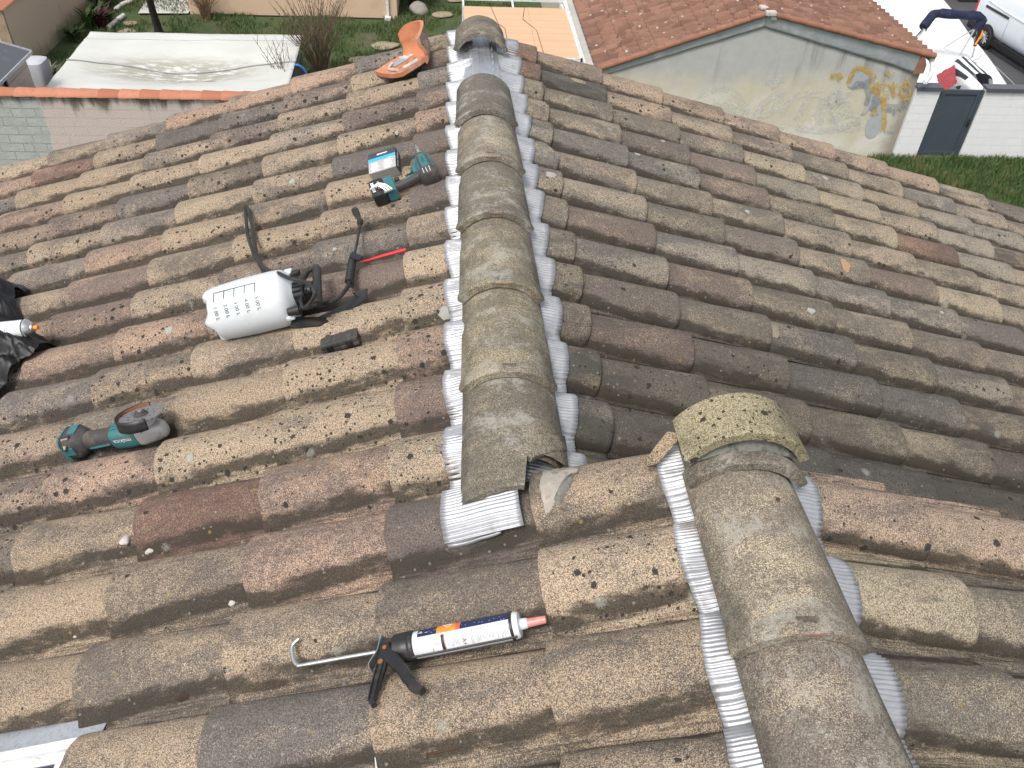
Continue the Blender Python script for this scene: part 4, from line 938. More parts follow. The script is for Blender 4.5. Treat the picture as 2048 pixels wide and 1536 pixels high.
def coping_mat():
    s = N('new_terracotta'); v = s.co(); oi = s.n('ObjectInfo'); n1 = s.noise(v, 9, 5, .65); n2 = s.noise(v, 60, 3, .6)
    c = s.mix(oi.outputs['Random'], (.36, .135, .075), (.50, .215, .13)); c = s.mix(s.ma('MULTIPLY', s.ss(n1, .5, .72), .55), c, (.24, .12, .08)); c = s.mix(s.ma('MULTIPLY', s.ss(n2, .6, .75), .3), c, (.5, .36, .28))
    return s.out(c, .85, 0, n2, .35, .004)
M['coping'] = coping_mat()
for k in range(32):
    mb = MB(); x = -6.3+k*.43; dz = .008*(k % 3); s_ = random.uniform(.97, 1.03)
    prf = [(math.sin(a)*.185*s_, math.cos(a)*.10*s_) for a in [R(-90+180*q/12) for q in range(13)]]
    vs = []
    for xx, sc in ((x, 1.04), (x+.02, 1.08), (x+.44, .92)):
        vs += [Vector((xx, p[0]*sc, 1.90+p[1]*sc+.003*dz)) for p in prf]+[Vector((xx, p[0]*sc*.85, 1.89+p[1]*sc*.8)) for p in prf]
    f = []
    for a in range(2):
        for q in range(12): f += [(a*26+q, a*26+q+1, a*26+27+q, a*26+26+q), (a*26+13+q, a*26+39+q, a*26+40+q, a*26+14+q)]
    for q in range(12): f += [(q, 13+q, 14+q, q+1)]
    mb.add(vs, f); mb.build('coping_tile', M['coping'], bw)

# ---- tall rendered garden wall running away on the far side of the garden
M['cream'] = None
def cream():
    s = N('cream_roughcast'); v = s.co(); x = s.sep(v)
    n1 = s.noise(v, .8, 4, .6); n3 = s.noise(v, 30, 3, .6)
    c = s.mix(n1, (.58, .45, .34), (.66, .54, .43)); c = s.mix(s.ma('MULTIPLY', n3, .25), c, (.45, .34, .25))
    st = s.noise(s.vm('MULTIPLY', v, (3, 3, .12)), 2.4, 4, .6)
    c = s.mix(s.ma('MULTIPLY', s.ss(st, .62, .75), .45), c, (.27, .22, .15))
    lo = s.ss(s.ma('ADD', x[2], s.ma('MULTIPLY', s.noise(v, 3, 4), -.6)), .25, -.25)
    c = s.mix(s.ma('MULTIPLY', lo, .7), c, (.24, .22, .11))
    return s.out(c, .95, 0, n3, .7, .015)
M['cream'] = cream()
gw = thing('garden_wall', 'cream roughcast garden wall with rust-stained end, running behind the shed', 'wall', (-11.9, 28, G))
mb = MB(); mb.box((0, 1.8, .9), (.26, 12.4, 1.8), None); mb.box((-1.6, -4.36, .9), (3.0, .2, 1.8), None); mb.build('roughcast', M['cream'], gw, sharp=None)
for k in range(14):
    mb = MB(); mb.prism([(-.22, 0), (.22, 0), (.2, .03), (0, .10), (-.2, .03)], .86, Matrix.Translation((0, -3.72+k*.87+.02, 1.8)) @ Matrix.Rotation(R(90), 4, 'X'), bev=.008); mb.build('coping_tile', M['coping'], gw)
mb = MB(); mb.prism([(-.2, 0), (.2, 0), (.18, .03), (0, .1), (-.18, .03)], 2.9, Matrix.Translation((-3.1, -4.36, 1.8)) @ Matrix.Rotation(R(90), 4, 'Z') @ Matrix.Rotation(R(90), 4, 'X'), bev=.008); mb.build('coping_tile', M['coping'], gw)
mb = MB(); mb.box((.0, -4.475, .9), (.28, .03, 1.78), None, bev=.008); mb.build('corner_strip', surf('rust_streaked_render', (.33, .25, .17), .95, 0, .3, 4, (.16, .12, .07), .7, .5, .01, 40), gw)

# ---- garden shed, bin
shd = thing('shed', 'small garden shed with grey felt roof and pinkish plastic boards', 'shed', (-11.2, 19.3, G))
M['felt'] = surf('grey_felt', (.085, .092, .105), .8, 0, .1, 6, (.14, .15, .16), .4, .4, .004, 120)
M['pinkboard'] = surf('pinkish_board', (.47, .38, .345), .6, 0, .06, 5, (.33, .27, .24), .3, .1)
mb = MB(); mb.add([(1.33, 1.12, 1.9), (0, 1.12, 2.30), (0, -1.1, 2.30), (1.33, -1.1, 1.9), (-1.33, 1.12, 1.9), (-1.33, -1.1, 1.9)], [(0, 1, 2, 3), (1, 4, 5, 2)])
o = mb.build('roof', M['felt'], shd, sharp=None); md = o.modifiers.new('sheet', 'SOLIDIFY'); md.thickness = .05
mb = MB(); mb.box((1.335, 0, 1.87), (.03, 2.26, .07), None); mb.box((0, 0, 0), (1.42, .03, .06), Matrix.Translation((.67, 1.13, 2.1)) @ Matrix.Rotation(math.atan2(.4, 1.33), 4, 'Y')); mb.build('roof_trim', M['zinc'], shd)
for k in range(9):
    mb = MB()
    mb.box((1.18+.006*(k % 2), .42, .11+k*.2), (.05, 1.2, .196), None, bev=.008); mb.box((1.18+.006*(k % 2), -.85, .11+k*.2), (.05, .5, .196), None, bev=.008); mb.build('board', M['pinkboard'], shd)
mb = MB(); mb.box((0, .98, .95), (2.4, .06, 1.85), None); mb.box((0, -1.06, .95), (2.4, .06, 1.85), None); mb.box((-1.18, 0, .95), (.05, 2.1, 1.9), None); mb.box((1.12, 0, .95), (.05, 2.0, 1.9), None); mb.prism([(-1.2, 0), (1.2, 0), (0, .36)], .05, Matrix.Translation((0, 1.0, 1.86)) @ Matrix.Rotation(R(90), 4, 'X')); mb.build('shell', M['pinkboard'], shd, sharp=None)
mb = MB(); mb.box((1.17, -.38, 1.2), (.06, .38, .8), None); mb.build('window', M['vanglass'], shd)
mb = MB(); mb.box((1.19, -.18, 1.0), (.06, .05, 1.6), None); mb.build('corner_trim', M['black'], shd)
mb = MB(); mb.loft([(0, 0, 0, .26, .22, 4), (.1, 0, 0, .30, .25, 4), (.95, 0, 0, .32, .27, 4), (1.08, 0, 0, .30, .25, 4), (1.12, 0, 0, .22, .18, 4)], 28, T=Matrix.Translation((-10.62, 22.0, G)) @ Matrix.Rotation(R(-90), 4, 'Y'))
tag(mb.build('water_butt', surf('pale_grey_plastic', (.50, .51, .54), .5, 0, .06, 4, (.3, .29, .25), .4, .2)), 'pale grey plastic water butt between the shed and the garden wall', 'water butt')

# ---- covered pool
pool = thing('covered_pool', 'raised pool under a sagging off-white tarpaulin', 'pool', (-7.1, 22.3, G))
def pt():
    s = N('puddled_tarpaulin'); v = s.co(); x = s.sep(v)
    n1 = s.noise(v, .9, 5, .6, .4); n2 = s.noise(s.vm('MULTIPLY', v, (.6, 1.5, 1)), 4.5, 6, .7)
    c = s.mix(n1, (.50, .51, .47), (.63, .64, .61))
    dx = s.ma('MULTIPLY', s.ma('ADD', x[0], .05), .34); dy = s.ma('MULTIPLY', s.ma('ADD', x[1], .25), .85)
    rr = s.ma('SQRT', s.ma('ADD', s.ma('MULTIPLY', dx, dx), s.ma('MULTIPLY', dy, dy)))
    ring = s.ss(s.ma('ADD', rr, s.ma('MULTIPLY', s.ma('SUBTRACT', n2, .5), .7)), .95, .35)
    c = s.mix(s.ma('MULTIPLY', ring, .8), c, (.30, .28, .215))
    sp = s.ma('MULTIPLY', s.ss(n2, .50, .60), s.ss(rr, .75, .25)); c = s.mix(s.ma('MULTIPLY', sp, .8), c, (.78, .79, .78))
    d2 = s.ma('SQRT', s.ma('ADD', s.ma('MULTIPLY', s.ma('SUBTRACT', x[0], .45), s.ma('SUBTRACT', x[0], .45)), s.ma('MULTIPLY', s.ma('MULTIPLY', s.ma('ADD', x[1], .82), s.ma('ADD', x[1], .82)), 12.0)))
    mud = s.ss(s.ma('ADD', d2, s.ma('MULTIPLY', s.ma('SUBTRACT', n2, .5), 4.5)), .70, .05); c = s.mix(s.ma('MULTIPLY', mud, .75), c, (.15, .15, .13))
    seam = s.ss(s.ma('ABSOLUTE', s.ma('SUBTRACT', x[1], s.ma('MULTIPLY', x[0], .05))), .012, .004)
    return s.out(c, .55, 0, s.noise(v, 3, 4), .3, .03)
M['pooltarp'] = pt()
def ptf(i, j):
    x = -2.86+5.75*i; y = -1.9+3.95*j
    sag = -.30*math.exp(-((x/2.0)**2+((y+.25)/1.0)**2)); wr = .02*nz((x*1.2, y*3, 0))+.006*nz((x*6, y*7, 0))
    skew = .12*(1-j)
    return Vector((x+skew, y+.07*(2*i-1), 1.02+sag*min(1, 6*i*(1-i)*4*j*(1-j)*1.5)+wr))
mb = MB(); mb.grid(ptf, 70, 50)
o = mb.build('tarpaulin', M['pooltarp'], pool, sharp=None, recalc=False); o.data.polygons.foreach_set('use_smooth', [True]*len(o.data.polygons)); md = o.modifiers.new('sheet', 'SOLIDIFY'); md.thickness = .015
mb = MB(); mb.prism([(-2.74, -1.96), (2.92, -1.82), (2.80, 2.06), (-2.85, 1.93)], .58, sharp if False else Matrix.Identity(4)); mb.build('pool_side', surf('grey_pool_wall', (.16, .17, .18), .7, 0, .15, 6), pool, sharp=None)
mb = MB(); mb.tube([ptf(i/30, .47+.02*math.sin(i*.3))+Vector((0, 0, .022)) for i in range(31)], .016, 8); mb.build('strap', M['greytxt'], pool)
mb = MB(); mb.tube([ptf(i/30, .86+.03*i/30)+Vector((0, 0, .003)) for i in range(31)], .006, 6); mb.build('seam', M['greytxt'], pool)
mb = MB(); pts = smooth([(0, 0), (.18, .05), (.34, -.08), (.42, -.4), (.44, -.75)], 6)
mb.tube([Vector((2.85+p.x, -.05, .95+p.y)) for p in pts], .035, 10); tag(mb.build('blue_hose', surf('blue_hose', (.02, .16, .42), .45), pool), 'blue corrugated hose')

# ---- pink neighbour house, terrace, tree, plants and stones in the garden
nh = thing('house', 'salmon rendered house beyond the lawn with a white downpipe', 'house', (-5.2, 29.0, G))
M['salmon'] = surf('salmon_render', (.60, .44, .31), .92, 0, .06, .8, (.42, .30, .20), .35, .5, .01, 40, 1.2)
mb = MB(); mb.box((0, 4, 1.45), (6.7, 8, 2.9), None); mb.build('wall', M['salmon'], nh, sharp=None)
mb = MB(); mb.prism([(-3.8, 2.85), (3.8, 2.85), (0, 4.1)], 8.9, Matrix.Translation((0, 8.5, 0)) @ Matrix.Rotation(R(90), 4, 'X')); mb.build('roof', M['redtile'], nh, sharp=None)
mb = MB(); mb.box((3.05, -.05, 1.45), (.09, .09, 2.9), None, bev=.012); mb.box((3.05, -.08, .05), (.2, .24, .1), None, bev=.01); mb.build('downpipe', M['whitepvc'], nh)
mb = MB(); mb.tube([(-2.4, -.04, .03), (-1, -.05, .02), (.6, -.06, .03), (2.9, -.05, .02)], .02, 6); mb.build('cable', M['ink'], nh)
mb = MB(); mb.add([(-10.15, 28.8, G+.055), (-8.6, 28.9, G+.055), (-8.6, 32.5, G+.055), (-10.4, 32.5, G+.055)], [(0, 1, 2, 3)])
tag(mb.build('terrace', blockpaint('pale_paving', (.52, .51, .50), (.36, .33, .30), .9, .3), sharp=None, origin=Vector((-9.4, 30, G))), kind='structure')
tr = thing('tree', 'bare tree with a dark leaning trunk at the back of the lawn', 'tree', (-9.1, 27.2, G))
M['bark'] = surf('dark_bark', (.035, .029, .024), .95, 0, .4, 12, (.09, .09, .07), .6, 1.0, .03, 30)
mb = MB(); mb.tube([(0, 0, -.05), (.02, -.05, .15), (.08, -.35, .8), (.22, -.85, 1.7), (.25, -1.2, 2.6), (.3, -1.5, 3.6)], [.17, .12, .105, .10, .09, .07], 14); mb.build('trunk', M['bark'], tr)
mb = MB(); rr_ = random.Random(5)
for k in range(14):
    a = rr_.uniform(0, 6.28); z = rr_.uniform(2.6, 3.6); p = Vector((.28, -1.3-.2*(z-2.6), z)); d = Vector((math.cos(a), math.sin(a), rr_.uniform(.4, 1.2))).normalized()
    q = p+d*rr_.uniform(.8, 1.5); mb.tube([p, p.lerp(q, .5)+Vector((0, 0, .1)), q], [.04, .025, .008], 6)
    for h in range(5):
        e = p.lerp(q, rr_.uniform(.4, 1)); mb.tube([e, e+Vector((rr_.uniform(-.5, .5), rr_.uniform(-.5, .5), rr_.uniform(.1, .6)))], [.012, .003], 5)
mb.build('crown', M['bark'], tr)
def twigs(name, label, cat, loc, n, h, spread, seed, mat, r0=.012, group=None):
    q = random.Random(seed); m = MB()
    for k in range(n):
        a = q.uniform(0, 6.28); s_ = spread*q.random()**.6; hh = h*q.uniform(.55, 1.0)
        b = Vector((q.uniform(-.14, .14), q.uniform(-.14, .14), 0)); t = Vector((math.cos(a)*s_, math.sin(a)*s_, hh))
        mid = b.lerp(t, .5)+Vector((-math.cos(a)*s_*.12, -math.sin(a)*s_*.12, .05))
        m.tube([b, mid, t], [r0, r0*.7, r0*.35], 5)
        for u in range(int(3+hh*3)):
            f = .4+.6*u/(3+hh*3); e = mid.lerp(t, max(0, f*2-1)) if f > .5 else b.lerp(mid, f*2)
            m.tube([e, e+Vector((q.uniform(-.02, .02), q.uniform(-.02, .02), .025))], [r0*1.1, r0*.6], 5)
            if q.random() < .35: m.tube([e, e+Vector((q.uniform(-.25, .25), q.uniform(-.25, .25), q.uniform(.15, .45)))], [r0*.5, r0*.25], 4)
    return tag(m.build(name, mat, origin=Vector(loc) if False else None), label, cat, group) if False else place(m, name, loc, mat, label, cat, group)
def place(m, name, loc, mat, label, cat, group=None, sharp=60):
    o = bpy.data.objects.new(name, m.mesh(name, mat, sharp)); COL.objects.link(o); o.location = loc
    return tag(o, label, cat, group)
M['twig'] = surf('bare_twig', (.13, .095, .06), .9, 0, .3, 20)
twigs('bare_shrub', 'large leafless shrub of upright twigs beside the covered pool', 'shrub', (-3.75, 23.9, G), 85, 2.5, 1.25, 1, M['twig'])
twigs('bare_shrub', 'thin leafless twigs at the pool corner near the blue hose', 'shrub', (-4.3, 22.0, G), 12, 2.1, .75, 2, M['twig'])
M['straw'] = surf('dry_straw', (.20, .13, .07), .95, 0, .35, 20)
twigs('dried_plant', 'dried brown ornamental grass against the salmon house wall', 'plant', (-7.95, 28.6, G), 60, 1.1, .65, 3, M['straw'], .009)
twigs('bare_shrub', 'dark leafless shrub at the corner of the salmon house', 'shrub', (-1.4, 30.2, G), 70, 2.2, .6, 4, M['bark'], .012)
def leafy(name, label, loc, n, h, w, mat, seed, up=.7):
    q = random.Random(seed); m = MB()
    for k in range(n):
        a = q.uniform(0, 6.28); L = h*q.uniform(.6, 1); d = Vector((math.cos(a), math.sin(a), 0)); sd_ = Vector((-d.y, d.x, 0))*w
        b = Vector((q.uniform(-.1, .1), q.uniform(-.1, .1), 0)); t1 = b+d*L*.35*(1-up*.5)+Vector((0, 0, L*.65)); t2 = b+d*L*(1-up*.6)+Vector((0, 0, L*(.75 if q.random() < .6 else 1)))
        m.add([b-sd_*.4, b+sd_*.4, t1+sd_, t1-sd_, t2], [(0, 1, 2, 3), (3, 2, 4)])
    return place(m, name, loc, mat, label, 'plant', None, None)
M['leaf'] = surf('green_leaf', (.045, .085, .02), .6, 0, .4, 8); M['leafred'] = surf('dark_red_leaf', (.06, .012, .02), .5, 0, .3, 8); M['leafgrey'] = surf('silver_leaf', (.22, .22, .17), .8, 0, .3, 20)
leafy('strap_leaf_plant', 'upright green strap-leaved plant in the flower bed', (-11.15, 27.25, G), 40, .95, .035, M['leaf'], 1)
leafy('cordyline', 'dark red cordyline in the flower bed', (-10.88, 27.45, G), 34, .75, .045, M['leafred'], 2, .4)
leafy('silver_plant', 'silvery low plant beside the pale water butt', (-10.75, 21.5, G), 160, .5, .02, M['leafgrey'], 3, .2)
leafy('silver_plant', 'silvery low plant halfway along the cream garden wall', (-11.1, 23.6, G), 120, .4, .02, M['leafgrey'], 4, .2)
for k, (x, y, h) in enumerate(((-11.4, 29.3, .7), (-11.3, 28.4, .55), (-10.95, 28.1, .4), (-11.35, 26.4, .5))):
    leafy('leafy_plant', ['leafy green plant at the far end of the flower bed', 'green plant by the grey hose in the flower bed', 'small green plant next to the white edging', 'green plant at the foot of the cream wall'][k], (x, y, G), 70, h, .05, M['leaf'], 10+k, .3)
mb = MB(); pts = smooth([(-11.62, 28.7), (-11.5, 29.2), (-11.45, 29.8), (-11.2, 30.2), (-10.9, 30.3)], 6)
mb.tube([(p.x, p.y, G+.06+.25*max(0, p.y-29)) for p in pts], .045, 8); tag(mb.build('grey_hose', surf('grey_hose', (.28, .29, .30), .6)), 'grey corrugated hose lying along the cream garden wall', 'hose')
M['edging'] = surf('whitewashed_stone', (.62, .61, .58), .8, 0, .15, 8, (.3, .28, .24), .4, .5, .01)
for k, (a, b) in enumerate((((-10.66, 27.4), (-10.61, 28.0)), ((-10.58, 28.1), (-10.53, 28.55)), ((-10.92, 29.05), (-10.9, 29.45)), ((-10.88, 29.52), (-10.66, 30.05)), ((-10.64, 30.1), (-10.5, 30.6)))):
    m = MB(); m.tube([(a[0], a[1], .06), (a[0]*.97+b[0]*.03, a[1]*.97+b[1]*.03, .07), (b[0], b[1], .06)], [.06, .075, .07], 10)
    place(m, 'edging_log', (0, 0, G), M['edging'], ['white edging log nearest the covered pool', 'second white edging log from the covered pool', 'short white edging log where the bed border steps back', 'long white edging log near the far end of the bed', 'white edging log at the far end of the bed'][k], 'edging', 'white flower bed edging')
M['flag'] = surf('sandy_flagstone', (.33, .275, .19), .95, 0, .3, 6, (.12, .11, .06), .65, .5, .01)
for k, (x, y, r0, lab) in enumerate(((-10.13, 27.86, .22, 'sandy flagstone in the lawn by the bare tree'), (-10.02, 27.15, .26, 'sandy flagstone at the rim of the covered pool'), (-2.11, 26.4, .42, 'broad sandy flagstone left of the standing terracotta piece'), (-2.75, 25.2, .36, 'sandy flagstone beside the bare shrub'), (-.36, 29.4, .35, 'flagstone near the pale rock'), (-.3, 26.9, .3, 'flagstone half hidden behind the raised end tile'), (.05, 31, .3, 'farthest flagstone by the shelter'))):
    m = MB(); q = [(r0*(1+.45*nz((math.cos(a), math.sin(a), k)))*math.cos(a), .8*r0*(1+.25*nz((math.cos(a), math.sin(a), k)))*math.sin(a)) for a in [2*math.pi*i/14 for i in range(14)]]
    m.prism(q, .045, Matrix.Translation((0, 0, .03)), bev=.012); place(m, 'flagstone', (x, y, G), M['flag'], lab.replace('left of', 'beside').replace('farthest', 'remote'), 'flagstone', 'stepping stones in the lawn')
bm = bmesh.new(); bmesh.ops.create_icosphere(bm, subdivisions=3, radius=.32)
for v in bm.verts: v.co *= 1+.28*nz(v.co, 3.5); v.co.z = v.co.z*.75+.18
m = MB(); m.bm(bm); place(m, 'rock', (-1.15, 29.5, G), surf('pale_rock', (.30, .28, .25), .9, 0, .2, 8, (.2, .2, .15), .4, .7, .01), 'pale rock on the lawn by the corner of the salmon house', 'rock')
# grass: short blades over the two lawns that show
def grass(name, area, n, h, mat, seed, dens=None):
    q = random.Random(seed); m = MB(); V = m.v; Fc = m.f
    for k in range(n):
        x = q.uniform(area[0], area[1]); y = q.uniform(area[2], area[3])
        p = nz((x, y, 0), 1.1, seed)+.5*nz((x, y, 0), 3.5, seed)
        if dens and p < dens+q.uniform(-.25, .25): continue
        hh = h*(1+.5*p)*q.uniform(.5, 1.15); a = q.uniform(0, 6.28); w = .012+.006*q.random(); l = hh*.5; b = q.uniform(0, 6.28)
        o = len(V); c_, s_ = math.cos(a)*w, math.sin(a)*w
        V += [Vector((x-c_, y-s_, 0)), Vector((x+c_, y+s_, 0)), Vector((x+math.cos(b)*l, y+math.sin(b)*l, hh))]; Fc.append((o, o+1, o+2)); m.mi.append(0)
    o = bpy.data.objects.new(name, m.mesh(name, mat, None, False)); COL.objects.link(o); o.location = (0, 0, G+.02)
    return tag(o, kind='stuff')
def blade():
    s = N('grass_blade'); v = s.co(); a = s.noise(v, 1.3, 4, .6); b = s.noise(v, 9, 3, .7)
    c = s.mix(b, (.03, .06, .014), (.10, .165, .045)); c = s.mix(s.ma('MULTIPLY', s.ss(a, .48, .66), .7), c, (.16, .15, .06))
    return s.out(c, .7)
M['blade'] = blade()
tag(grass('grass', (10.5, 18, 16.3, 19.42), 30000, .17, M['blade'], 1), 'lush green grass along the foot of the white block wall')
tag(grass('grass', (-11.7, 2.5, 19.8, 31), 60000, .13, M['blade'], 2, -.12), 'short patchy grass of the garden lawn')

# ================================================================== TOOLS AND LOOSE THINGS ON THE ROOF
def mu(u): return .98*u-.0083
def TLP(u, y, n=0.0): return LP(mu(u), .98*y, n)
def TFL(u, y, n=0.0, rot=0.0): return FL(mu(u), .98*y, n, rot)
def arc(mb, x0, x1, a0, a1, r, n=14, mi=0):
    """a printed patch round a cylinder about local x (degrees, 0 = away, 90 = up, 180 = towards the viewer)"""
    mb.grid(lambda i, j: Vector((x0+(x1-x0)*i, r*math.cos(R(a0+(a1-a0)*j)), r*math.sin(R(a0+(a1-a0)*j)))), 1, n, mi)
def sweep(mb, pts, w, t, up=(0, 0, 1), mi=0, n=10, e=4):
    """a flat bar along a path: w across, t along 'up'"""
    pts = [Vector(p) for p in pts]; vs = []; m = len(pts)
    for i, p in enumerate(pts):
        d = (pts[min(i+1, m-1)]-pts[max(i-1, 0)]).normalized(); u = Vector(up); u = (u-d*u.dot(d)).normalized(); b = d.cross(u)
        wi = w[i] if isinstance(w, (list, tuple)) else w; ti = t[i] if isinstance(t, (list, tuple)) else t
        for k in range(n):
            a = 2*math.pi*(k+.5)/n; c_, s_ = math.cos(a), math.sin(a)
            vs.append(p+b*wi/2*math.copysign(abs(c_)**(2/e), c_)+u*ti/2*math.copysign(abs(s_)**(2/e), s_))
    fs = [(i*n+k, i*n+(k+1) % n, (i+1)*n+(k+1) % n, (i+1)*n+k) for i in range(m-1) for k in range(n)]
    fs += [tuple(range(n-1, -1, -1)), tuple((m-1)*n+k for k in range(n))]
    mb.add(vs, fs, mi)
def sm3(pts, n=6):
    p = [Vector(q) for q in pts]; p = [p[0]*2-p[1]]+p+[p[-1]*2-p[-2]]; o = []
    for i in range(1, len(p)-2):
        for k in range(n):
            t = k/n; a, b, c, d = p[i-1], p[i], p[i+1], p[i+2]
            o.append(0.5*((2*b)+(c-a)*t+(2*a-5*b+4*c-d)*t*t+(3*b-a-3*c+d)*t**3))
    return o+[p[-2]]
def wrap(xc, ac, r, sx=1, sa=1):      # lettering round a cylinder, its baseline running round it
    return lambda tx, ty: Vector((xc+sx*ty, r*math.cos(R(ac)+sa*tx/r), r*math.sin(R(ac)+sa*tx/r)))

# ---- caulking gun
gun = thing('caulking_gun', 'black caulking gun loaded with a navy and white sealant cartridge', 'caulking gun', mat=FL(.092, .831, -.012, R(0)))
mb = MB(); mb.lathe([(.0, .0243), (.205, .0243), (.211, .022), (.213, .012)], 36); ct = mb.build('cartridge', M['cart'], gun); ct.rotation_euler = (R(-22), 0, 0)
mb = MB(); mb.lathe([(.211, .0105), (.224, .0095), (.226, .008)], 20); mb.build('collar', M['cart'], gun)
mb = MB(); mb.lathe([(.222, .0085), (.245, .0075), (.259, .0068), (.260, .004)], 18); mb.build('nozzle', M['pinknoz'], gun)
mb = MB(); arc(mb, .026, .062, 8, 113, .02455); arc(mb, .106, .198, 8, 113, .02455); mb.build('label_band', M['navy'], ct, sharp=None)
mb = MB(); arc(mb, .062, .098, 8, 113, .02455); mb.build('label_panel', M['orange'], ct, sharp=None)
mb = MB(); arc(mb, .098, .106, 8, 113, .02455); mb.build('label_panel', M['coral'], ct, sharp=None)
mb = MB()
for a, b in (((.072, 62), (.091, 70)), ((.091, 70), (.083, 92)), ((.083, 92), (.072, 62))):
    mb.tube([Vector((a[0]+(b[0]-a[0])*k/6, .0247*math.cos(R(a[1]+(b[1]-a[1])*k/6)), .0247*math.sin(R(a[1]+(b[1]-a[1])*k/6)))) for k in range(7)], .0006, 5)
mb.build('label_mark', M['cart'], ct)
mb = MB(); text(mb, 'B', .014, wrap(.130, 52, .0247)); mb.build('label_text', M['orange'], ct, sharp=None, recalc=False)
mb = MB()
for k in range(26):
    q = random.Random(k); x = q.uniform(.03, .195); a = q.uniform(45, 110); arc(mb, x, x+.0012, a, a+3, .0247, 2)
arc(mb, .028, .036, 92, 96, .0247, 2); arc(mb, .03, .034, 84, 90, .0247, 2); arc(mb, .04, .046, 94, 97, .0247, 2)
mb.build('label_speckle', M['cart'], ct, sharp=None)
mb = MB(); text(mb, 'A+', .0115, wrap(.112, 170, .0247)); text(mb, 'A', .004, wrap(.108, 140, .0247)); mb.build('label_text', M['ink'], ct, sharp=None, recalc=False)
mb = MB(); text(mb, '300 ml', .0070, wrap(.082, 150, .0247)); text(mb, 'COV', .005, wrap(.111, 152, .0247)); mb.build('label_text', M['greytxt'], ct, sharp=None, recalc=False)
mb = MB(); arc(mb, .070, .0755, 122, 188, .0247); mb.build('label_bar', M['ink'], ct, sharp=None)
mb = MB(); arc(mb, .0758, .0768, 122, 188, .0247); mb.build('label_bar', M['coral'], ct, sharp=None)
mb = MB()
def lines(x0, x1, a0, a1, step, seed):
    q = random.Random(seed); x = x0
    while x < x1:
        arc(mb, x, x+.0009, a0, a0+(a1-a0)*q.uniform(.55, 1), .0247, 6); x += step
lines(.086, .103, 132, 186, .0026, 1); lines(.125, .152, 122, 186, .0028, 2); lines(.155, .196, 120, 186, .0026, 3); lines(.058, .068, 132, 180, .0026, 4)
arc(mb, .052, .0535, 172, 192, .0247, 4)
mb.build('label_lines', M['greytxt'], ct, sharp=None)
mb = MB(); mb.lathe([(-.024, .017), (-.022, .0262), (-.010, .0268), (.004, .0275), (.006, .0265), (.008, .0275), (.014, .0270), (.016, .0255)], 36); mb.lathe([(-.04, .010), (-.024, .014)], 20); mb.build('rear_cap', M['black'], gun)
mb = MB()
mb.grid(lambda i, j: Vector((.01+.196*i, .0262*math.cos(R(205+135*j)), .0262*math.sin(R(205+135*j)))), 10, 14)
o = mb.build('cradle', M['black'], gun); md = o.modifiers.new('sheet', 'SOLIDIFY'); md.thickness = .002
mb = MB(); mb.tube([(.01, .0255, -.006), (.206, .0255, -.006)], .0022, 8); mb.tube([(.01, -.0255, .004), (.206, -.0255, .004)], .0022, 8); mb.build('side_rail', M['black'], gun)
mb = MB(); mb.lathe([(.196, .0252), (.197, .0262), (.2005, .0262), (.2015, .0252)], 36, cap=False); mb.build('front_ring', M['black'], gun)
mb = MB(); pts = sm3([(-.03, 0, .002), (-.12, .002, .003), (-.205, .004, .003), (-.216, .006, .003), (-.224, .016, .004), (-.230, .040, .008), (-.226, .050, .010), (-.216, .056, .012)], 6)
mb.tube(pts, .0039, 12); mb.build('push_rod', M['steel'], gun)
mb = MB()
for x in (-.026, -.029, -.032, -.0355): mb.tube([(x+.0008*math.sin(a), .0085*math.cos(a), .0085*math.sin(a)+.002) for a in [2*math.pi*k/16 for k in range(17)]], .0012, 6)
mb.lathe([(-.046, .0105), (-.0455, .0115), (-.0425, .0115), (-.042, .0105)], 20); mb.build('spring', M['steel'], gun)
mb = MB(); sweep(mb, sm3([(-.046, .026, .006), (-.049, .012, .008), (-.052, -.008, .010), (-.059, -.022, .012), (-.064, -.034, .014), (-.062, -.044, .016)], 4), .003, .022, (0, .2, 1)); mb.build('release_plate', M['steel'], gun)
mb = MB(); sweep(mb, [(-.02, .012, .002), (-.045, .018, .004), (-.062, .008, .004)], .014, .012); sweep(mb, [(-.02, -.014, .004), (-.036, -.020, .010), (-.046, -.014, .014)], .014, .014); mb.build('yoke', M['black'], gun)
mb = MB(); sweep(mb, sm3([(-.040, .004, .012), (-.033, -.014, .016), (-.016, -.036, .020), (-.002, -.054, .022), (.010, -.074, .024), (.022, -.094, .026), (.042, -.110, .030)], 5), [.022]*6+[.024]*8+[.021]*8+[.017]*6+[.014]*3, .014, (0, .35, 1)); mb.build('handle', M['black'], gun)
mb = MB(); sweep(mb, sm3([(-.042, -.002, .010), (-.040, -.022, .016), (-.041, -.044, .020), (-.044, -.066, .023), (-.048, -.088, .025), (-.051, -.106, .026), (-.046, -.117, .027)], 5), [.016]*6+[.021]*6+[.019]*8+[.015]*6+[.010]*5, .012, (0, .35, 1)); tr_ = mb.build('trigger', M['black'], gun)
mb = MB(); sweep(mb, [(-.036, -.04, .027), (-.041, -.075, .031), (-.046, -.105, .032)], .003, .006, (0, .35, 1)); sweep(mb, [(-.047, -.04, .026), (-.052, -.075, .030), (-.055, -.105, .031)], .003, .006, (0, .35, 1)); mb.build('rib', M['black'], tr_)
mb = MB(); mb.lathe([(0, .005), (.003, .005), (.004, .003)], 12, Matrix.Translation((-.040, -.036, .026)) @ Matrix.Rotation(R(-90), 4, 'Y')); mb.lathe([(0, .004), (.003, .004)], 12, Matrix.Translation((-.036, -.006, .021)) @ Matrix.Rotation(R(-90), 4, 'Y')); mb.build('rivet', M['rust'], gun)

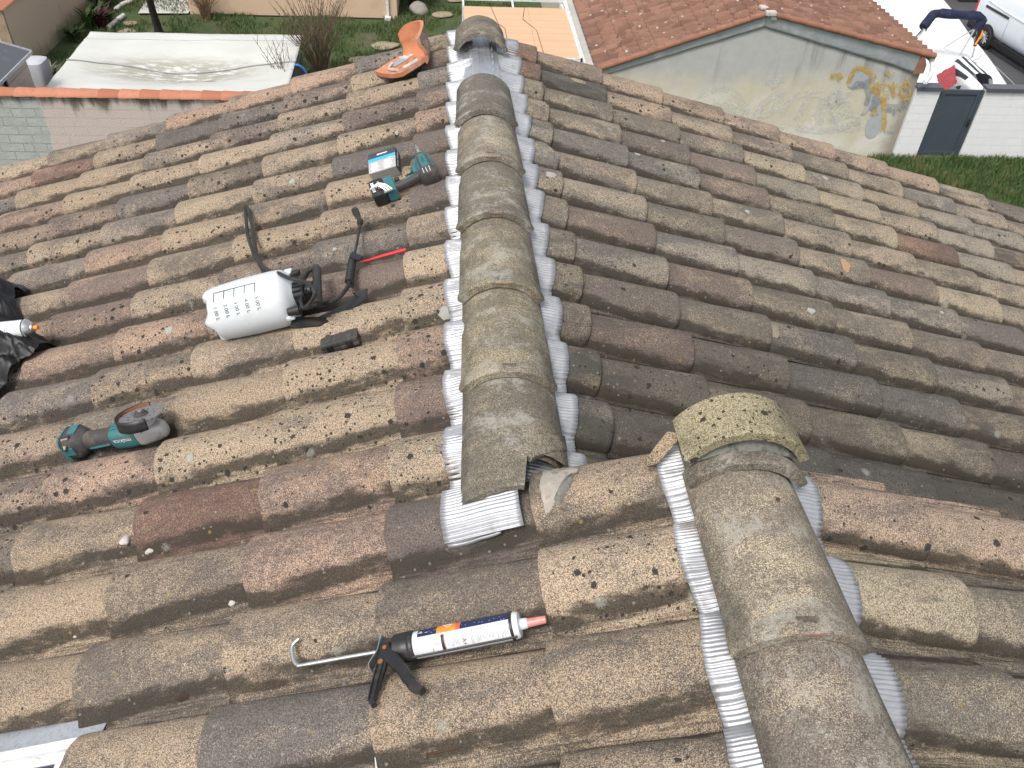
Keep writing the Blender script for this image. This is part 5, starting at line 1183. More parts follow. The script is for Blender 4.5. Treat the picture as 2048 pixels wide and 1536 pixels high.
# ---- angle grinder
gr_ = thing('angle_grinder', 'teal and black cordless angle grinder with a raised cutting disc', 'angle grinder', mat=FL(.944, 1.640, -.010, R(-6)) @ Matrix.Scale(.94, 4))
mb = MB(); mb.loft([(-.104, 0, .0, .026, .026, 2.6), (-.085, 0, 0, .0245, .0255, 2.4), (-.03, 0, 0, .025, .026, 2.4), (-.012, 0, 0, .029, .029, 2.6), (-.004, 0, 0, .032, .031, 3)], 28); mb.build('grip', M['rubber'], gr_)
mb = MB(); mb.loft([(-.170, 0, .002, .026, .030, 3), (-.165, 0, .002, .036, .037, 3.4), (-.145, 0, .002, .043, .040, 3.6), (-.122, 0, .002, .044, .040, 3.6), (-.108, 0, .0, .036, .035, 3), (-.098, 0, 0, .027, .027, 2.6)], 32); tail_ = mb.build('battery_housing', M['rubber'], gr_)
mb = MB(); mb.loft([(-.1705, 0, .002, .030, .034, 3), (-.166, 0, .002, .0375, .0385, 3.4), (-.157, 0, .002, .042, .0405, 3.6)], 32); mb.box((-.128, .010, .0405), (.026, .036, .005), None, bev=.002); mb.box((-.138, -.0445, .006), (.040, .004, .028), None, bev=.0015); mb.box((-.155, -.041, -.022), (.016, .006, .02), None, bev=.002); mb.build('battery', M['teal'], gr_)
Tt = Matrix.Translation((-.139, -.031, .0315)) @ Matrix.Rotation(R(42), 4, 'X')
mb = MB()
for a, b in (((-.016, .014), (.016, .016)), ((.016, .016), (.004, -.022)), ((.004, -.022), (-.006, -.022)), ((-.006, -.022), (-.016, .014))):
    sweep(mb, [Tt @ Vector((a[0], a[1], .003)), Tt @ Vector((b[0], b[1], .003))], .005, .006, Tt.to_3x3() @ Vector((0, 0, 1)))
mb.build('air_vent', M['black'], tail_)
mb = MB(); mb.add([Tt @ Vector(q) for q in ((-.014, .012, .0035), (.014, .014, .0035), (.003, -.02, .0035), (-.005, -.02, .0035))], [(0, 1, 2, 3)]); mb.build('dust_filter', M['mortar_white'] if False else surf('dusty_filter', (.34, .26, .20), .95, 0, .2, 60), tail_, sharp=None)
mb = MB(); mb.loft([(-.006, 0, 0, .0315, .031, 3.2), (.0, 0, 0, .034, .034, 3.4), (.03, 0, 0, .0355, .036, 3.6), (.055, 0, 0, .036, .036, 3.2), (.078, 0, 0, .037, .034, 2.8), (.08, 0, 0, .035, .032, 2.8)], 32)
for k in range(3): mb.box((.028, -.012+.014*k, .0355), (.05, .004, .004), None, bev=.001)
mt_ = mb.build('motor_housing', M['teal'], gr_)
mb = MB(); text(mb, 'makita', .021, lambda tx, ty: Vector((.036-tx, -.0368, .008-ty))); mb.build('lettering', M['white'], mt_, sharp=None, recalc=False)
mb = MB(); sweep(mb, [(-.088, -.022, -.012), (-.062, -.0265, -.008), (-.014, -.028, -.004)], .006, .007, (0, -1, .3)); mb.build('grip_stripe', M['teal'], gr_)
mb = MB(); mb.loft([(.078, 0, -.001, .036, .034, 3), (.086, 0, 0, .037, .035, 3.2), (.105, 0, .0, .033, .034, 3), (.128, 0, -.001, .028, .031, 2.8), (.150, 0, -.003, .019, .024, 2.6), (.156, 0, -.004, .010, .014, 2.4)], 28); mb.lathe([(0, .024), (.022, .021), (.026, .018)], 24, Matrix.Translation((.112, .002, .022)) @ Matrix.Rotation(R(-90), 4, 'Y')); hd = mb.build('gear_head', M['castalu'], gr_)
mb = MB(); mb.lathe([(0, .0065), (.003, .0065), (.003, .004), (.001, .0035)], 14, Matrix.Translation((.098, -.0255, .0235)) @ Matrix.Rotation(R(135), 4, 'Z') @ Matrix.Rotation(R(-40), 4, 'Y') if False else Matrix.Translation((.098, -.0268, .0215)) @ Matrix.Rotation(R(-90), 4, 'Z') @ Matrix.Rotation(R(-38), 4, 'Y')); mb.build('screw', M['rubber'], hd)
DT = Matrix.Translation((.116, -.004, .062)) @ Matrix.Rotation(R(-19), 4, 'X') @ Matrix.Rotation(R(4), 4, 'Y')
dp = []
for k in range(96):
    a = 2*math.pi*k/96; r0 = .061 if k % 8 else .055
    dp.append((r0*math.cos(a), r0*math.sin(a)))
mb = MB(); mb.prism(dp, .0022, DT @ Matrix.Translation((0, 0, -.001))); dsc = mb.build('cutting_disc', M['disc'], gr_, sharp=30)
mb = MB()
for k in range(10): mb.lathe([(0, .0025), (.0004, .0025)], 10, DT @ Matrix.Translation((.036*math.cos(k*.628+.3), .036*math.sin(k*.628+.3), .0012)) @ Matrix.Rotation(R(-90), 4, 'Y'))
mb.build('cooling_hole', M['black'], dsc)
mb = MB(); mb.lathe([(.001, .020), (.005, .0195), (.007, .016), (.008, .015), (.012, .0145), (.013, .010)], 28, DT @ Matrix.Rotation(R(-90), 4, 'Y')); mb.build('flange_nut', M['rubber'], gr_)
mb = MB(); mb.lathe([(.0125, .0075), (.0155, .007)], 6, DT @ Matrix.Rotation(R(-90), 4, 'Y')); mb.build('spindle', M['steel'], gr_)
def guard(r, z0, z1, a0, a1, n=40): 
    return lambda i, j: DT @ Vector((r*math.cos(R(a0+(a1-a0)*i)), r*math.sin(R(a0+(a1-a0)*i)), z0+(z1-z0)*j))
mb = MB(); mb.grid(guard(.068, -.024, .010, 98, 312), 44, 3); o = mb.build('disc_guard', M['black'], gr_); md = o.modifiers.new('sheet', 'SOLIDIFY'); md.thickness = .0025
mb = MB(); mb.grid(guard(.0636, -.020, .0085, 99, 311), 44, 3)
mb.grid(lambda i, j: DT @ Vector((((.02+.045*j))*math.cos(R(98+214*i)), (.02+.045*j)*math.sin(R(98+214*i)), -.021)), 44, 2); mb.build('guard_lining', M['rust'], o, sharp=None, recalc=False)

# ---- impact driver
dr = thing('impact_driver', 'teal and black impact driver with a white-lettered battery', 'impact driver', mat=FL(.088, 2.606, .022, R(13)) @ Matrix.Rotation(R(10), 4, 'X') @ Matrix.Diagonal((.94, .84, .94, 1)))
RY = Matrix.Rotation(R(90), 4, 'Z')
mb = MB(); mb.loft([(-.085, 0, .004, .024, .026, 3), (-.08, 0, .004, .031, .033, 3), (-.05, 0, .004, .034, .035, 3), (-.042, 0, .004, .034, .035, 3)], 28, T=RY); mb.build('motor_cap', M['rubber'], dr)
mb = MB(); mb.loft([(-.042, 0, .004, .0335, .0345, 3), (.03, 0, .004, .032, .034, 2.8), (.055, 0, .004, .029, .031, 2.4), (.062, 0, .004, .024, .026, 2.2)], 28, T=RY)
mb.box((-.034, .01, .0), (.028, .05, .03), None, bev=.006); body_ = mb.build('body', M['teal'], dr)
mb = MB()
for sx in (-.017, .017): sweep(mb, [(sx, -.045, .037), (sx*1.05, .0, .037), (sx*.9, .035, .035), (sx*.35, .058, .030)], .008, .006)
mb.build('rubber_trim', M['rubber'], body_)
mb = MB(); text(mb, 'makita', .015, lambda tx, ty: Vector((ty, .005-tx, .0385))); mb.build('lettering', M['rubber'], body_, sharp=None, recalc=False)
mb = MB()
for k in range(3): mb.box((-.014+.012*k, -.066, .0385), (.0016, .034, .002), None)
mb.build('lettering', M['white'], dr)
mb = MB(); mb.lathe([(.055, .026), (.062, .025), (.078, .019), (.090, .013), (.098, .012)], 24, Matrix.Translation((0, 0, .004)) @ RY); mb.build('nose_cone', M['rubber'], dr)
mb = MB(); mb.lathe([(.050, .0305), (.055, .031), (.060, .0275), (.063, .025)], 24, Matrix.Translation((0, 0, .004)) @ RY); mb.build('nose_ring', M['castalu'], dr)
mb = MB(); mb.lathe([(.096, .010), (.112, .009), (.113, .005), (.124, .005), (.125, .0075), (.150, .0075), (.151, .004), (.165, .003), (.172, .0012)], 14, Matrix.Translation((0, 0, .004)) @ RY); mb.build('bit', M['steel'], dr)
mb = MB(); sweep(mb, sm3([(-.018, -.030, .002), (-.05, -.036, .0), (-.085, -.040, -.002), (-.120, -.038, -.004)], 4), [.040]*3+[.032]*6+[.036]*4, [.034]*13, (0, 0, 1), n=16, e=3); hn = mb.build('grip', M['rubber'], dr)
mb = MB(); sweep(mb, sm3([(-.045, -.030, .0165), (-.075, -.035, .0155), (-.098, -.044, .013)], 4), [.004]*2+[.010]*4+[.004]*3, .004); mb.build('grip_stripe', M['teal'], hn)
mb = MB(); sweep(mb, [(-.030, .000, .004), (-.048, -.002, .003), (-.06, -.012, .002)], .018, .018); mb.box((-.024, .015, .018), (.012, .008, .008), None, bev=.002); mb.build('trigger', M['black'], dr)
mb = MB(); mb.box((-.112, -.008, .002), (.020, .024, .022), None, bev=.006); mb.build('lamp_block', M['black'], dr)
mb = MB(); mb.box((-.142, -.036, .000), (.038, .106, .048), None, bev=.010); mb.build('foot', M['teal'], dr)
mb = MB(); mb.box((-.185, -.034, .002), (.056, .112, .050), None, bev=.012); bt = mb.build('battery', M['black'], dr)
mb = MB(); text(mb, 'makita', .019, lambda tx, ty: Vector((-.178+ty, -.030-tx, .0275))); [mb.box((-.200, -.005-.011*k, .0275), (.011, .0075, .0006), None) for k in range(6)]; mb.build('lettering', M['white'], bt, sharp=None, recalc=False)
mb = MB()
for dx in (-.010, 0, .010):
    mb.tube(sm3([(-.150+dx, -.088, .030), (-.165+dx, -.066, .042), (-.185+dx, -.052, .046), (-.200+dx, -.062, .042)], 4), .0028, 8)
mb.box((-.152, -.09, .029), (.034, .014, .005), None, bev=.0015); mb.build('belt_clip', M['steel'], dr)

# ---- box of screws
bx = thing('screw_box', 'small grey cardboard box with a cyan stripe beside the impact driver', 'box', mat=FL(.243, 2.735, -.002, R(-2)) @ Matrix.Rotation(R(20), 4, 'X') @ Matrix.Rotation(R(-3), 4, 'Y') @ Matrix.Diagonal((.98, .60, .85, 1)))
mb = MB(); mb.box((0, 0, .027), (.104, .150, .054), None, bev=.0012); mb.build('carton', M['cardgrey'], bx)
mb = MB(); mb.box((0, .054, .0545), (.1035, .041, .0006), None); mb.box((.0524, 0, .027), (.0006, .149, .053), None); mb.build('dark_panel', M['carddark'], bx, sharp=None)
mb = MB(); mb.box((0, .022, .0545), (.1035, .022, .0007), None); mb.build('stripe', M['blue'], bx, sharp=None)
mb = MB()
for k in range(9): mb.box((-.016+.0045*k, .054+.0006*(k % 3), .0548), (.0032+.0006*(k % 2), .010-.001*(k % 3), .0005), None)
q = random.Random(4)
for k in range(9):
    for x0 in (-.046, .004):
        mb.box((x0+.018+q.uniform(-.003, .002), -.004-.0075*k, .0543), (.030+q.uniform(-.008, .008), .0028, .0005), None)
for k in range(4): mb.box((.0527, .05-.03*k, .030+.004*(k % 2)), (.0004, .02, .010), None)
mb.box((.032, .010, .0543), (.012, .006, .0006), None)
mb.build('lettering', M['white'], bx, sharp=None, recalc=False)

# ---- small black case, red stick
cs = thing('parts_case', 'small black hinged plastic case in a roof channel below the sprayer', 'case', mat=FL(.344, 1.853, -.056, R(4)))
mb = MB(); mb.box((0, 0, .006), (.108, .046, .014), None, bev=.003); mb.build('case_base', M['rubber'], cs)
mb = MB(); mb.box((0, 0, .021), (.110, .048, .014), None, bev=.004)
for x in (-.03, 0, .03): mb.box((x, .002, .0285), (.02, .030, .002), None, bev=.0008)
mb.build('lid', M['rubber'], cs)
for x in (-.030, .026):
    mb = MB(); mb.box((x, -.0245, .015), (.018, .005, .018), None, bev=.0015); mb.build('latch', M['black'], cs)
mb = MB(); a, b = LP(.305, 2.196, -.020), LP(.158, 2.203, -.022); mb.tube([a, a.lerp(b, .5)+Vector((0, 0, .001)), b], [.0025, .005, .0055], 10)
tag(mb.build('red_rod', M['red']), 'thin red rod sliding under the tiles next to the ridge', 'rod')

# ---- pressure sprayer
sp = thing('pressure_sprayer', 'white garden pressure sprayer lying on its side with black hose', 'sprayer', mat=FL(.590, 1.994, .054, R(-1.5)) @ Matrix.Scale(.96, 4))
mb = MB(); n = 48
prf = [(-.150, .030, 0), (-.156, .055, 1), (-.150, .076, .8), (-.136, .084, .5), (-.12, .0815, .2), (-.10, .083, 0), (0, .086, 0), (.09, .0855, 0), (.112, .083, 0), (.128, .072, 0), (.138, .055, 0), (.144, .038, 0), (.152, .034, 0)]
vs = []
for x, r0, m_ in prf:
    for k in range(n):
        a = 2*math.pi*k/n; lobe = max(0, math.cos(2.5*(a-R(20))*2))
        vs.append(Vector((x*(.76 if x < 0 else 1)-.012*m_*lobe+.008*m_*(1-lobe), r0*(1-.05*m_*(1-lobe))*math.cos(a), r0*(1-.05*m_*(1-lobe))*math.sin(a))))
mb.add(vs, [(i*n+k, i*n+(k+1) % n, (i+1)*n+(k+1) % n, (i+1)*n+k) for i in range(len(prf)-1) for k in range(n)]+[tuple(range(n-1, -1, -1)), tuple((len(prf)-1)*n+k for k in range(n))])
for a in (40, 200):
    mb.box((.128, .074*math.cos(R(a)), .074*math.sin(R(a))), (.026, .024, .012), None, bev=.004)
tk = mb.build('tank', M['hdpe'], sp, sharp=50)
mb = MB(); rt = .0866
arc(mb, -.078, .056, 101.5, 103.2, rt, 2)
for k, x in enumerate((-.077, -.044, -.011, .022, .055)): arc(mb, x-.0011, x+.0011, 103, 123 if k % 2 == 0 else 113+8, rt, 6)
for k, x in enumerate((-.077, -.044, -.011, .022, .055)): text(mb, f'{k+1}.00 L', .0165, wrap(x+.002, 146, rt))
mb.build('volume_scale', M['green'], tk, sharp=None, recalc=False)
mb = MB(); mb.lathe([(.146, .036), (.148, .0395), (.176, .0395), (.180, .036), (.181, .024), (.196, .022), (.2, .012)], 32)
for k in range(16): mb.box((.162, .0395*math.cos(k*.3927), .0395*math.sin(k*.3927)), (.026, .006, .006), None)
mb.build('pump_cap', M['black'], sp)
mb = MB()
for y, z in ((.022, .012), (-.022, .012)): sweep(mb, [(.178, y*.8, z*.6), (.215, y, z), (.245, y*1.05, z)], .009, .012)
for x in (.205, .222): mb.box((x, 0, .014), (.005, .05, .010), None)
mb.tube([(.18, 0, 0), (.25, 0, 0)], .008, 10)
mb.build('pump_frame', M['black'], sp)
mb = MB(); mb.tube(sm3([(.20, .05, .012), (.21, .088, .014), (.232, .092, .016), (.245, .088, .018)], 4), .006, 8); mb.tube(sm3([(.21, -.06, .012), (.222, -.094, .010), (.25, -.100, .012), (.268, -.098, .014)], 4), .006, 8); mb.tube([(.20, .055, .012), (.21, -.065, .012)], .006, 8)
mb.build('handle_arm', M['black'], sp)
mb = MB(); mb.tube([(.236, .094, .018), (.240, .085, .018), (.268, -.088, .016), (.270, -.100, .016)], [.011, .0135, .0135, .011], 14); mb.build('pump_grip', M['black'], sp)
mb = MB(); mb.lathe([(.13, .012), (.150, .0125), (.151, .0145), (.166, .0145), (.167, .008), (.172, .0065)], 18, Matrix.Translation((0, -.076, -.004))); mb.build('outlet_nut', M['black'], sp)
mb = MB(); sweep(mb, [(.12, -.07, -.045), (.20, -.075, -.062), (.27, -.03, -.072), (.32, .01, -.07), (.318, .03, -.06)], .05, .006); mb.build('shoulder_strap', M['black'], sp)
mb = MB(); mb.box((.150, .05, .042), (.03, .02, .014), None, bev=.004); mb.build('strap_clip', M['black'], sp)
for q in sp.children:
    if q.name.split('.')[0] in ('pump_frame', 'handle_arm', 'pump_grip'): q.location.x = -.036
IS = sp.matrix_world.inverted()
H1 = [(0.462, 1.968, 0.045), (0.429, 1.942, 0.06), (0.399, 1.914, 0.085), (0.368, 1.904, 0.115), (0.368, 1.917, 0.13), (0.393, 1.947, 0.135), (0.443, 1.986, 0.135), (0.495, 2.05, 0.125), (0.598, 2.214, 0.06), (0.679, 2.371, 0.015), (0.708, 2.439, 0.012), (0.745, 2.544, 0.012), (0.763, 2.623, 0.02), (0.795, 2.746, 0.014), (0.8, 2.774, 0.016), (0.789, 2.758, 0.016), (0.768, 2.693, 0.014), (0.736, 2.586, 0.012), (0.704, 2.463, 0.01), (0.686, 2.393, 0.006), (0.658, 2.322, 0.0), (0.645, 2.288, -.01), (.60, 2.22, -.03), (.52, 2.16, -.03), (0.487, 2.097, -0.02), (0.43, 2.024, 0.005), (0.379, 1.984, 0.03), (0.358, 1.989, 0.03), (0.348, 2.015, 0.02), (0.338, 2.046, 0.015), (0.33, 2.064, 0.015), (0.325, 2.084, 0.02)]
mb = MB(); mb.tube([IS @ q for q in sm3([TLP(*h) for h in H1], 5)], .0062, 10); mb.build('hose', M['black'], sp)
mb = MB(); mb.tube([IS @ TLP(0.321, 2.215, 0.022), IS @ TLP(0.317, 2.296, 0.023), IS @ TLP(0.317, 2.400, 0.024)], .0045, 10); mb.build('lance', M['black'], sp)
mb = MB(); gpts = [TLP(.3255, 2.08+.0045*k, .02) for k in range(25)]; mb.tube([IS @ q for q in gpts], [.0135 if k % 2 else .0115 for k in range(25)], 14); mb.build('lance_grip', M['black'], sp)
mb = MB(); mb.tube([IS @ TLP(.325, 2.188, .02), IS @ TLP(.322, 2.22, .022)], .013, 12); mb.box((0, 0, 0), (.034, .026, .008), IS @ Matrix.Translation(TLP(.308, 2.193, .028)) @ Matrix.Rotation(R(-35), 4, 'Z'), bev=.003); mb.build('trigger_valve', M['black'], sp)
mb = MB(); mb.tube([IS @ TLP(.317, 2.396, .024), IS @ TLP(.317, 2.405, .024), IS @ TLP(.3175, 2.416, .025), IS @ TLP(.322, 2.43, .026), IS @ TLP(.331, 2.462, .028), IS @ TLP(.341, 2.492, .028)], [.008, .0105, .0105, .008, .011, .012], 12); mb.build('spray_nozzle', M['black'], sp)

# ---- black bag with a can
BG = [(1.74, 2.74), (1.66, 2.70), (1.60, 2.50), (1.585, 2.43), (1.50, 2.33), (1.41, 2.295), (1.365, 2.25), (1.36, 2.17), (1.41, 2.14), (1.44, 2.11), (1.50, 2.03), (1.56, 1.97), (1.66, 1.92), (1.85, 1.90), (2.05, 2.0), (2.15, 2.3), (2.05, 2.6), (1.9, 2.74)]
BG = [(a+.045, b) for a, b in BG]; bc = Vector((1.765, 2.30, 0))
def bagf(i, j):
    t = i*len(BG); k = int(t) % len(BG); f = t-int(t); a, b = BG[k], BG[(k+1) % len(BG)]
    e = Vector((a[0]+(b[0]-a[0])*f, a[1]+(b[1]-a[1])*f, 0)); p = bc.lerp(e, j*(1+.03*nz((i*30, 2, 0))))
    h = .10*(1-j**2.2)
    rd = abs(nz((p.x*7, p.y*7, 1)))*.085+abs(nz((p.x*19, p.y*13, 4)))*.055+abs(nz((p.x*44, p.y*33, 2)))*.026+.006*nz((p.x*90, p.y*80, 2))
    w = ((Y0L-.98*p.y) % PT); w = w-PT if w > .112 else w
    base = max(prof(w) if -.09 < w < .12 else -.06, -.055)
    return TLP(p.x, p.y, base*(.3+.7*j)+h+rd*(1-.55*j)-.03*(1-j)+.008)
mb = MB(); mb.grid(bagf, 260, 90)
tag(mb.build('black_bag', M['bag'], sharp=None, recalc=False), 'crumpled black plastic bag spread over the tiles', 'bag')
o = bpy.data.objects['black_bag']; o.data.polygons.foreach_set('use_smooth', [True]*len(o.data.polygons))
can = thing('spray_can', 'silver spray can with an orange tip poking out of the black bag', 'spray can', mat=TFL(1.452, 2.245, .062, R(-4)) @ Matrix.Rotation(R(8), 4, 'Y'))
mb = MB(); mb.lathe([(-.14, .029), (.002, .029), (.004, .031), (.008, .031), (.010, .0285)], 30); mb.build('can_body', M['cart'], can)
mb = MB(); mb.lathe([(.0045, .0313), (.0085, .0313)], 30, cap=False); mb.build('rim_band', M['black'], can)
mb = MB(); mb.lathe([(.009, .0285), (.022, .022), (.027, .015), (.031, .014), (.033, .008)], 26); mb.build('can_shoulder', M['steel'], can)
mb = MB(); mb.lathe([(.032, .0075), (.045, .007), (.046, .004)], 16); mb.build('actuator', M['orange'], can)
mb = MB(); lines_ = random.Random(2)
for k in range(5): arc(mb, -.05+.008*k, -.048+.008*k, 100, 100+lines_.uniform(30, 60), .0292, 5)
mb.build('can_print', M['greytxt'], can, sharp=None)

# ---- upturned end piece of a ridge, terracotta inside
BT_ = FL(.282, 3.60, .008, R(42)) @ Matrix.Rotation(R(-5), 4, 'X')
def piece(s_, b, off):
    """s_ along the piece from its square end, b across"""
    W_ = .108; y = b*W_*(1-.10*max(0, s_-.14)*3)
    L0, rr, H = .165, .055, .078
    if s_ <= L0: x, z, nx, nz_ = s_, 0.0, 0.0, 1.0
    elif s_ <= L0+rr*1.45:
        a = (s_-L0)/rr; x = L0+rr*math.sin(a); z = rr*(1-math.cos(a)); nx, nz_ = -math.sin(a), math.cos(a)
    else:
        a = 1.45; d = s_-L0-rr*a; x = L0+rr*math.sin(a)+d*math.cos(a); z = rr*(1-math.cos(a))+d*math.sin(a); nx, nz_ = -math.sin(a), math.cos(a)
    up = max(0.0, min(1.0, (s_-.10)/.16))
    x -= up*(.10 if b < 0 else .045)*abs(b)**2.2
    z += .004*nz((s_*9, b*2, 1))+(.012*b*b if s_ < L0 else 0)
    return BT_ @ Vector((x+nx*off, y, z+nz_*off))
LT = .165+.055*1.45+.078
def pg(off): return lambda i, j: piece(i*LT*(1+.03*nz((j*3, 0, 7)))*(1-.10*abs(2*j-1)**3*(1 if i > .7 else 0)), 2*j-1, off)
bp = thing('ridge_end_piece', 'upturned orange terracotta ridge end standing on the tiles', 'ridge end', mat=BT_.copy()); IB = BT_.inverted()
mb = MB(); mb.grid(lambda i, j: IB @ pg(.0)(i, j), 44, 22); mb.build('inner_face', M['terra'], bp, sharp=None)
mb = MB(); mb.grid(lambda i, j: IB @ pg(-.018)(i, j), 44, 22); o = mb.build('outer_face', M['tile'], bp, sharp=None); o.color = (1.05, 1, .95, 1); o['ochre'] = .75; o['lichen'] = .5; o['dark'] = .1
mb = MB()
for e in ((lambda t, q: pg(q)(t, 0)), (lambda t, q: pg(q)(t, 1)), (lambda t, q: pg(q)(0, t)), (lambda t, q: pg(q)(1, t))):
    mb.grid(lambda i, j, e=e: IB @ e(i, -.018*j), 40, 1)
mb.build('broken_edge', M['terra_edge'] if False else M['terra'], bp, sharp=None)
mb = MB()
for sx, b in ((.062, -.05), (.105, -.02), (.148, .0)):
    T = IB @ Matrix.Translation(piece(sx, b, .0006)) @ BT_.to_3x3().to_4x4()
    mb.lathe([(0, .0085), (.0004, .0085)], 18, T @ Matrix.Rotation(R(-90), 4, 'Y'))
mb.build('peg_hole', M['terra_edge'], bp)
mb = MB(); text(mb, 'TBF', .016, lambda tx, ty: IB @ piece(.115+ty, -.45-tx*9, .001)); text(mb, '19', .02, lambda tx, ty: IB @ piece(.07+ty, -.55-tx*9, .001)); mb.build('moulded_mark', M['terra_edge'], bp, sharp=None, recalc=False)
mb = MB(); pts = [piece(a, b, .006) for a, b in ((.075, .62), (.06, .58), (.035, .42), (.028, .1), (.026, -.15), (.022, -.35))]
mb.tube([IB @ q for q in sm3(pts, 4)], [.006+.002*abs(nz((k*.5, 0, 0))) for k in range(21)], 8); pts = [piece(a, b, .006) for a, b in ((.03, -.68), (.06, -.80), (.10, -.86))]
mb.tube([IB @ q for q in sm3(pts, 4)], .0075, 8); mb.build('sealant_bead', M['mortar_white'], bp)
mb = MB(); mb.grid(lambda i, j: IB @ piece(.062+.075*i, .32+.42*j-.1*i, .003+.0016*math.sin(i*38)), 30, 6); mb.build('foil_scrap', M['alu'], bp, sharp=None)
mb = MB(); mb.grid(lambda i, j: IB @ piece(.13+.05*i, .35+.5*j-.25*i*j, .0025+.001*nz((i*8, j*8, 0))), 10, 8); mb.build('mortar_smear', M['mortar_white'], bp, sharp=None)

# ---- solar roof shutter let into the tiles
rw = thing('roof_window', 'white framed roof shutter with a solar strip set into the tiles', 'roof window', mat=TFL(.78, .783, -.05)); 
mb = MB(); mb.grid(lambda i, j: Vector((.02-.9*i, .16-.17*j, -.020+.024*(1-abs(2*j-1)**2)*0+.03*j**2*.6+.004*nz((i*6, j*2, 0)))), 20, 8)
mb.add([(.03, .16, -.03), (.03, -.5, -.03), (-.005, -.5, -.03), (-.005, .16, -.03)], [(0, 1, 2, 3)])
o = mb.build('apron', M['lamefl'], rw, sharp=None); md = o.modifiers.new('sheet', 'SOLIDIFY'); md.thickness = .002
mb = MB(); mb.box((-.45, .016, .004), (.88, .020, .026), None, bev=.003); mb.box((-.026, -.22, .004), (.030, .44, .026), None, bev=.003); mb.box((-.45, -.002, -.006), (.86, .016, .012), None, bev=.002); mb.build('frame', M['whitepvc'], rw)
mb = MB(); mb.box((-.45, -.24, -.012), (.86, .43, .01), None); mb.build('shutter_panel', M['whitepvc'], rw)
mb = MB(); mb.prism([(-.010, .012), (.017, .001), (.020, -.5), (-.012, -.5)], .03, Matrix.Translation((0, 0, -.008)), bev=.002); br = mb.build('corner_bracket', M['rubber'], rw)
mb = MB(); mb.lathe([(.0, .004), (.002, .004)], 12, Matrix.Translation((.004, -.012, .022)) @ Matrix.Rotation(R(-90), 4, 'Y')); mb.build('screw', M['black'], br)
for x0, x1 in ((-.158, -.056), (-.30, -.168)):
    mb = MB(); mb.box(((x0+x1)/2, -.040, -.0045), (x1-x0, .056, .005), None); mb.build('solar_cell', M['solar'], rw, sharp=None)
    mb = MB(); mb.box(((x0+x1)/2, -.106, -.0045), (x1-x0, .066, .005), None); mb.build('solar_cell', M['solar'], rw, sharp=None)

M['residue'] = surf('pale_mortar_residue', (.36, .325, .28), .95, 0, .3, 45, (.15, .13, .11), .8, .7, .002)
# ---- mortar smears, moss, crumbs and metal scraps
def conform(name, outline, mat, label, cat, lift=.003, side='L', row_y=None, bump=.002, parent=None):
    """a thin irregular patch that lies on the tiles: outline in (distance down, along the ridge)"""
    cx = sum(p[0] for p in outline)/len(outline); cy = sum(p[1] for p in outline)/len(outline); m = MB(); n_ = len(outline); 
    if side == 'L': outline = [(mu(a), .98*b) for a, b in outline]; cx, cy = mu(cx), .98*cy
    y0 = Y0L if side == 'L' else Y0R; f0 = LP if side == 'L' else RP; ue = None
    def fn(i, j):
        t = i*n_; k = int(t) % n_; f = t-int(t); a, b = outline[k], outline[(k+1) % n_]
        u = cx+(a[0]+(b[0]-a[0])*f-cx)*j*(1+.15*nz((i*40, 1, cx))); y = cy+(a[1]+(b[1]-a[1])*f-cy)*j*(1+.15*nz((i*40, 5, cy)))
        w = ((y0-y) % PT); w = w-PT if w > .112 else w
        w = w if side == 'L' else -w
        x = ((U0L if side == 'L' else U0R)-u) % LS
        return f0(u, y, prof(w)-x/LS*.0190+lift*(1-j**3)+.0004+bump*nz((u*70, y*70, 3))*(1-j))
    m.grid(fn, n_*6, 7)
    o = m.build(name, mat, sharp=None, recalc=False); o.data.polygons.foreach_set('use_smooth', [True]*len(o.data.polygons))
    return tag(o, label, cat)
conform('mortar_smear', [(-.186, 1.213), (-.215, 1.212), (-.25, 1.200), (-.262, 1.185), (-.245, 1.160), (-.222, 1.125), (-.195, 1.098), (-.180, 1.095), (-.178, 1.15)], M['residue'], 'pale mortar smear on the corner of the tile beside the notched ridge tile', 'mortar', .003)
conform('mortar_smear', [(-.238, 1.175), (-.256, 1.178), (-.238, 1.135), (-.212, 1.103), (-.203, 1.112), (-.222, 1.15)], M['mortar'], 'dark grey mortar streak over the pale smear by the notched ridge tile', 'mortar', .0065, bump=.004)
for k, (u, y, r0, n_, lab) in enumerate(((.841, 1.297, .013, -.03, 'white mortar crumb on the ochre tile below the reddish tile'), (.785, 1.272, .011, -.055, 'white mortar crumb in the channel under the reddish tile'), (.531, 1.072, .008, -.06, 'tiny white crumb in a channel uphill of the two flat tiles'), (.963, 1.082, .008, -.06, 'pale crumb, the lower of two in the same channel'), (.912, 1.075, .007, -.06, 'pale crumb, the upper of two in the same channel'), (1.057, 1.111, .008, -.03, 'white crumb on the yellow tile at the frame edge'))):
    bm = bmesh.new(); bmesh.ops.create_icosphere(bm, subdivisions=2, radius=r0)
    for v in bm.verts: v.co *= 1+.45*nz(v.co, 120, k); v.co.z *= .6
    m = MB(); m.bm(bm, TFL(u, y, n_)); tag(m.build('mortar_crumb', M['mortar_white'], sharp=60), lab, 'crumb', 'loose mortar crumbs')
for u, y, rot, lab in ((.358, 1.075, 8, 'punched metal strip in the channel above the caulking gun'), (.168, .667, 100, 'punched metal strip standing in the channel at the bottom frame edge')):
    m = MB(); T = TFL(u, y, -.058, R(rot))
    m.prism([(-.016, -.004), (.016, -.0045), (.016, .004), (-.014, .0045)], .0012, T); m.lathe([(0, .0016), (.0004, .0016)], 10, T @ Matrix.Translation((-.011, 0, .0013)) @ Matrix.Rotation(R(-90), 4, 'Y'), 1)
    tag(m.build('metal_strip', [M['whitepvc'], M['black']], sharp=None), lab, 'metal strip', 'punched metal strips')
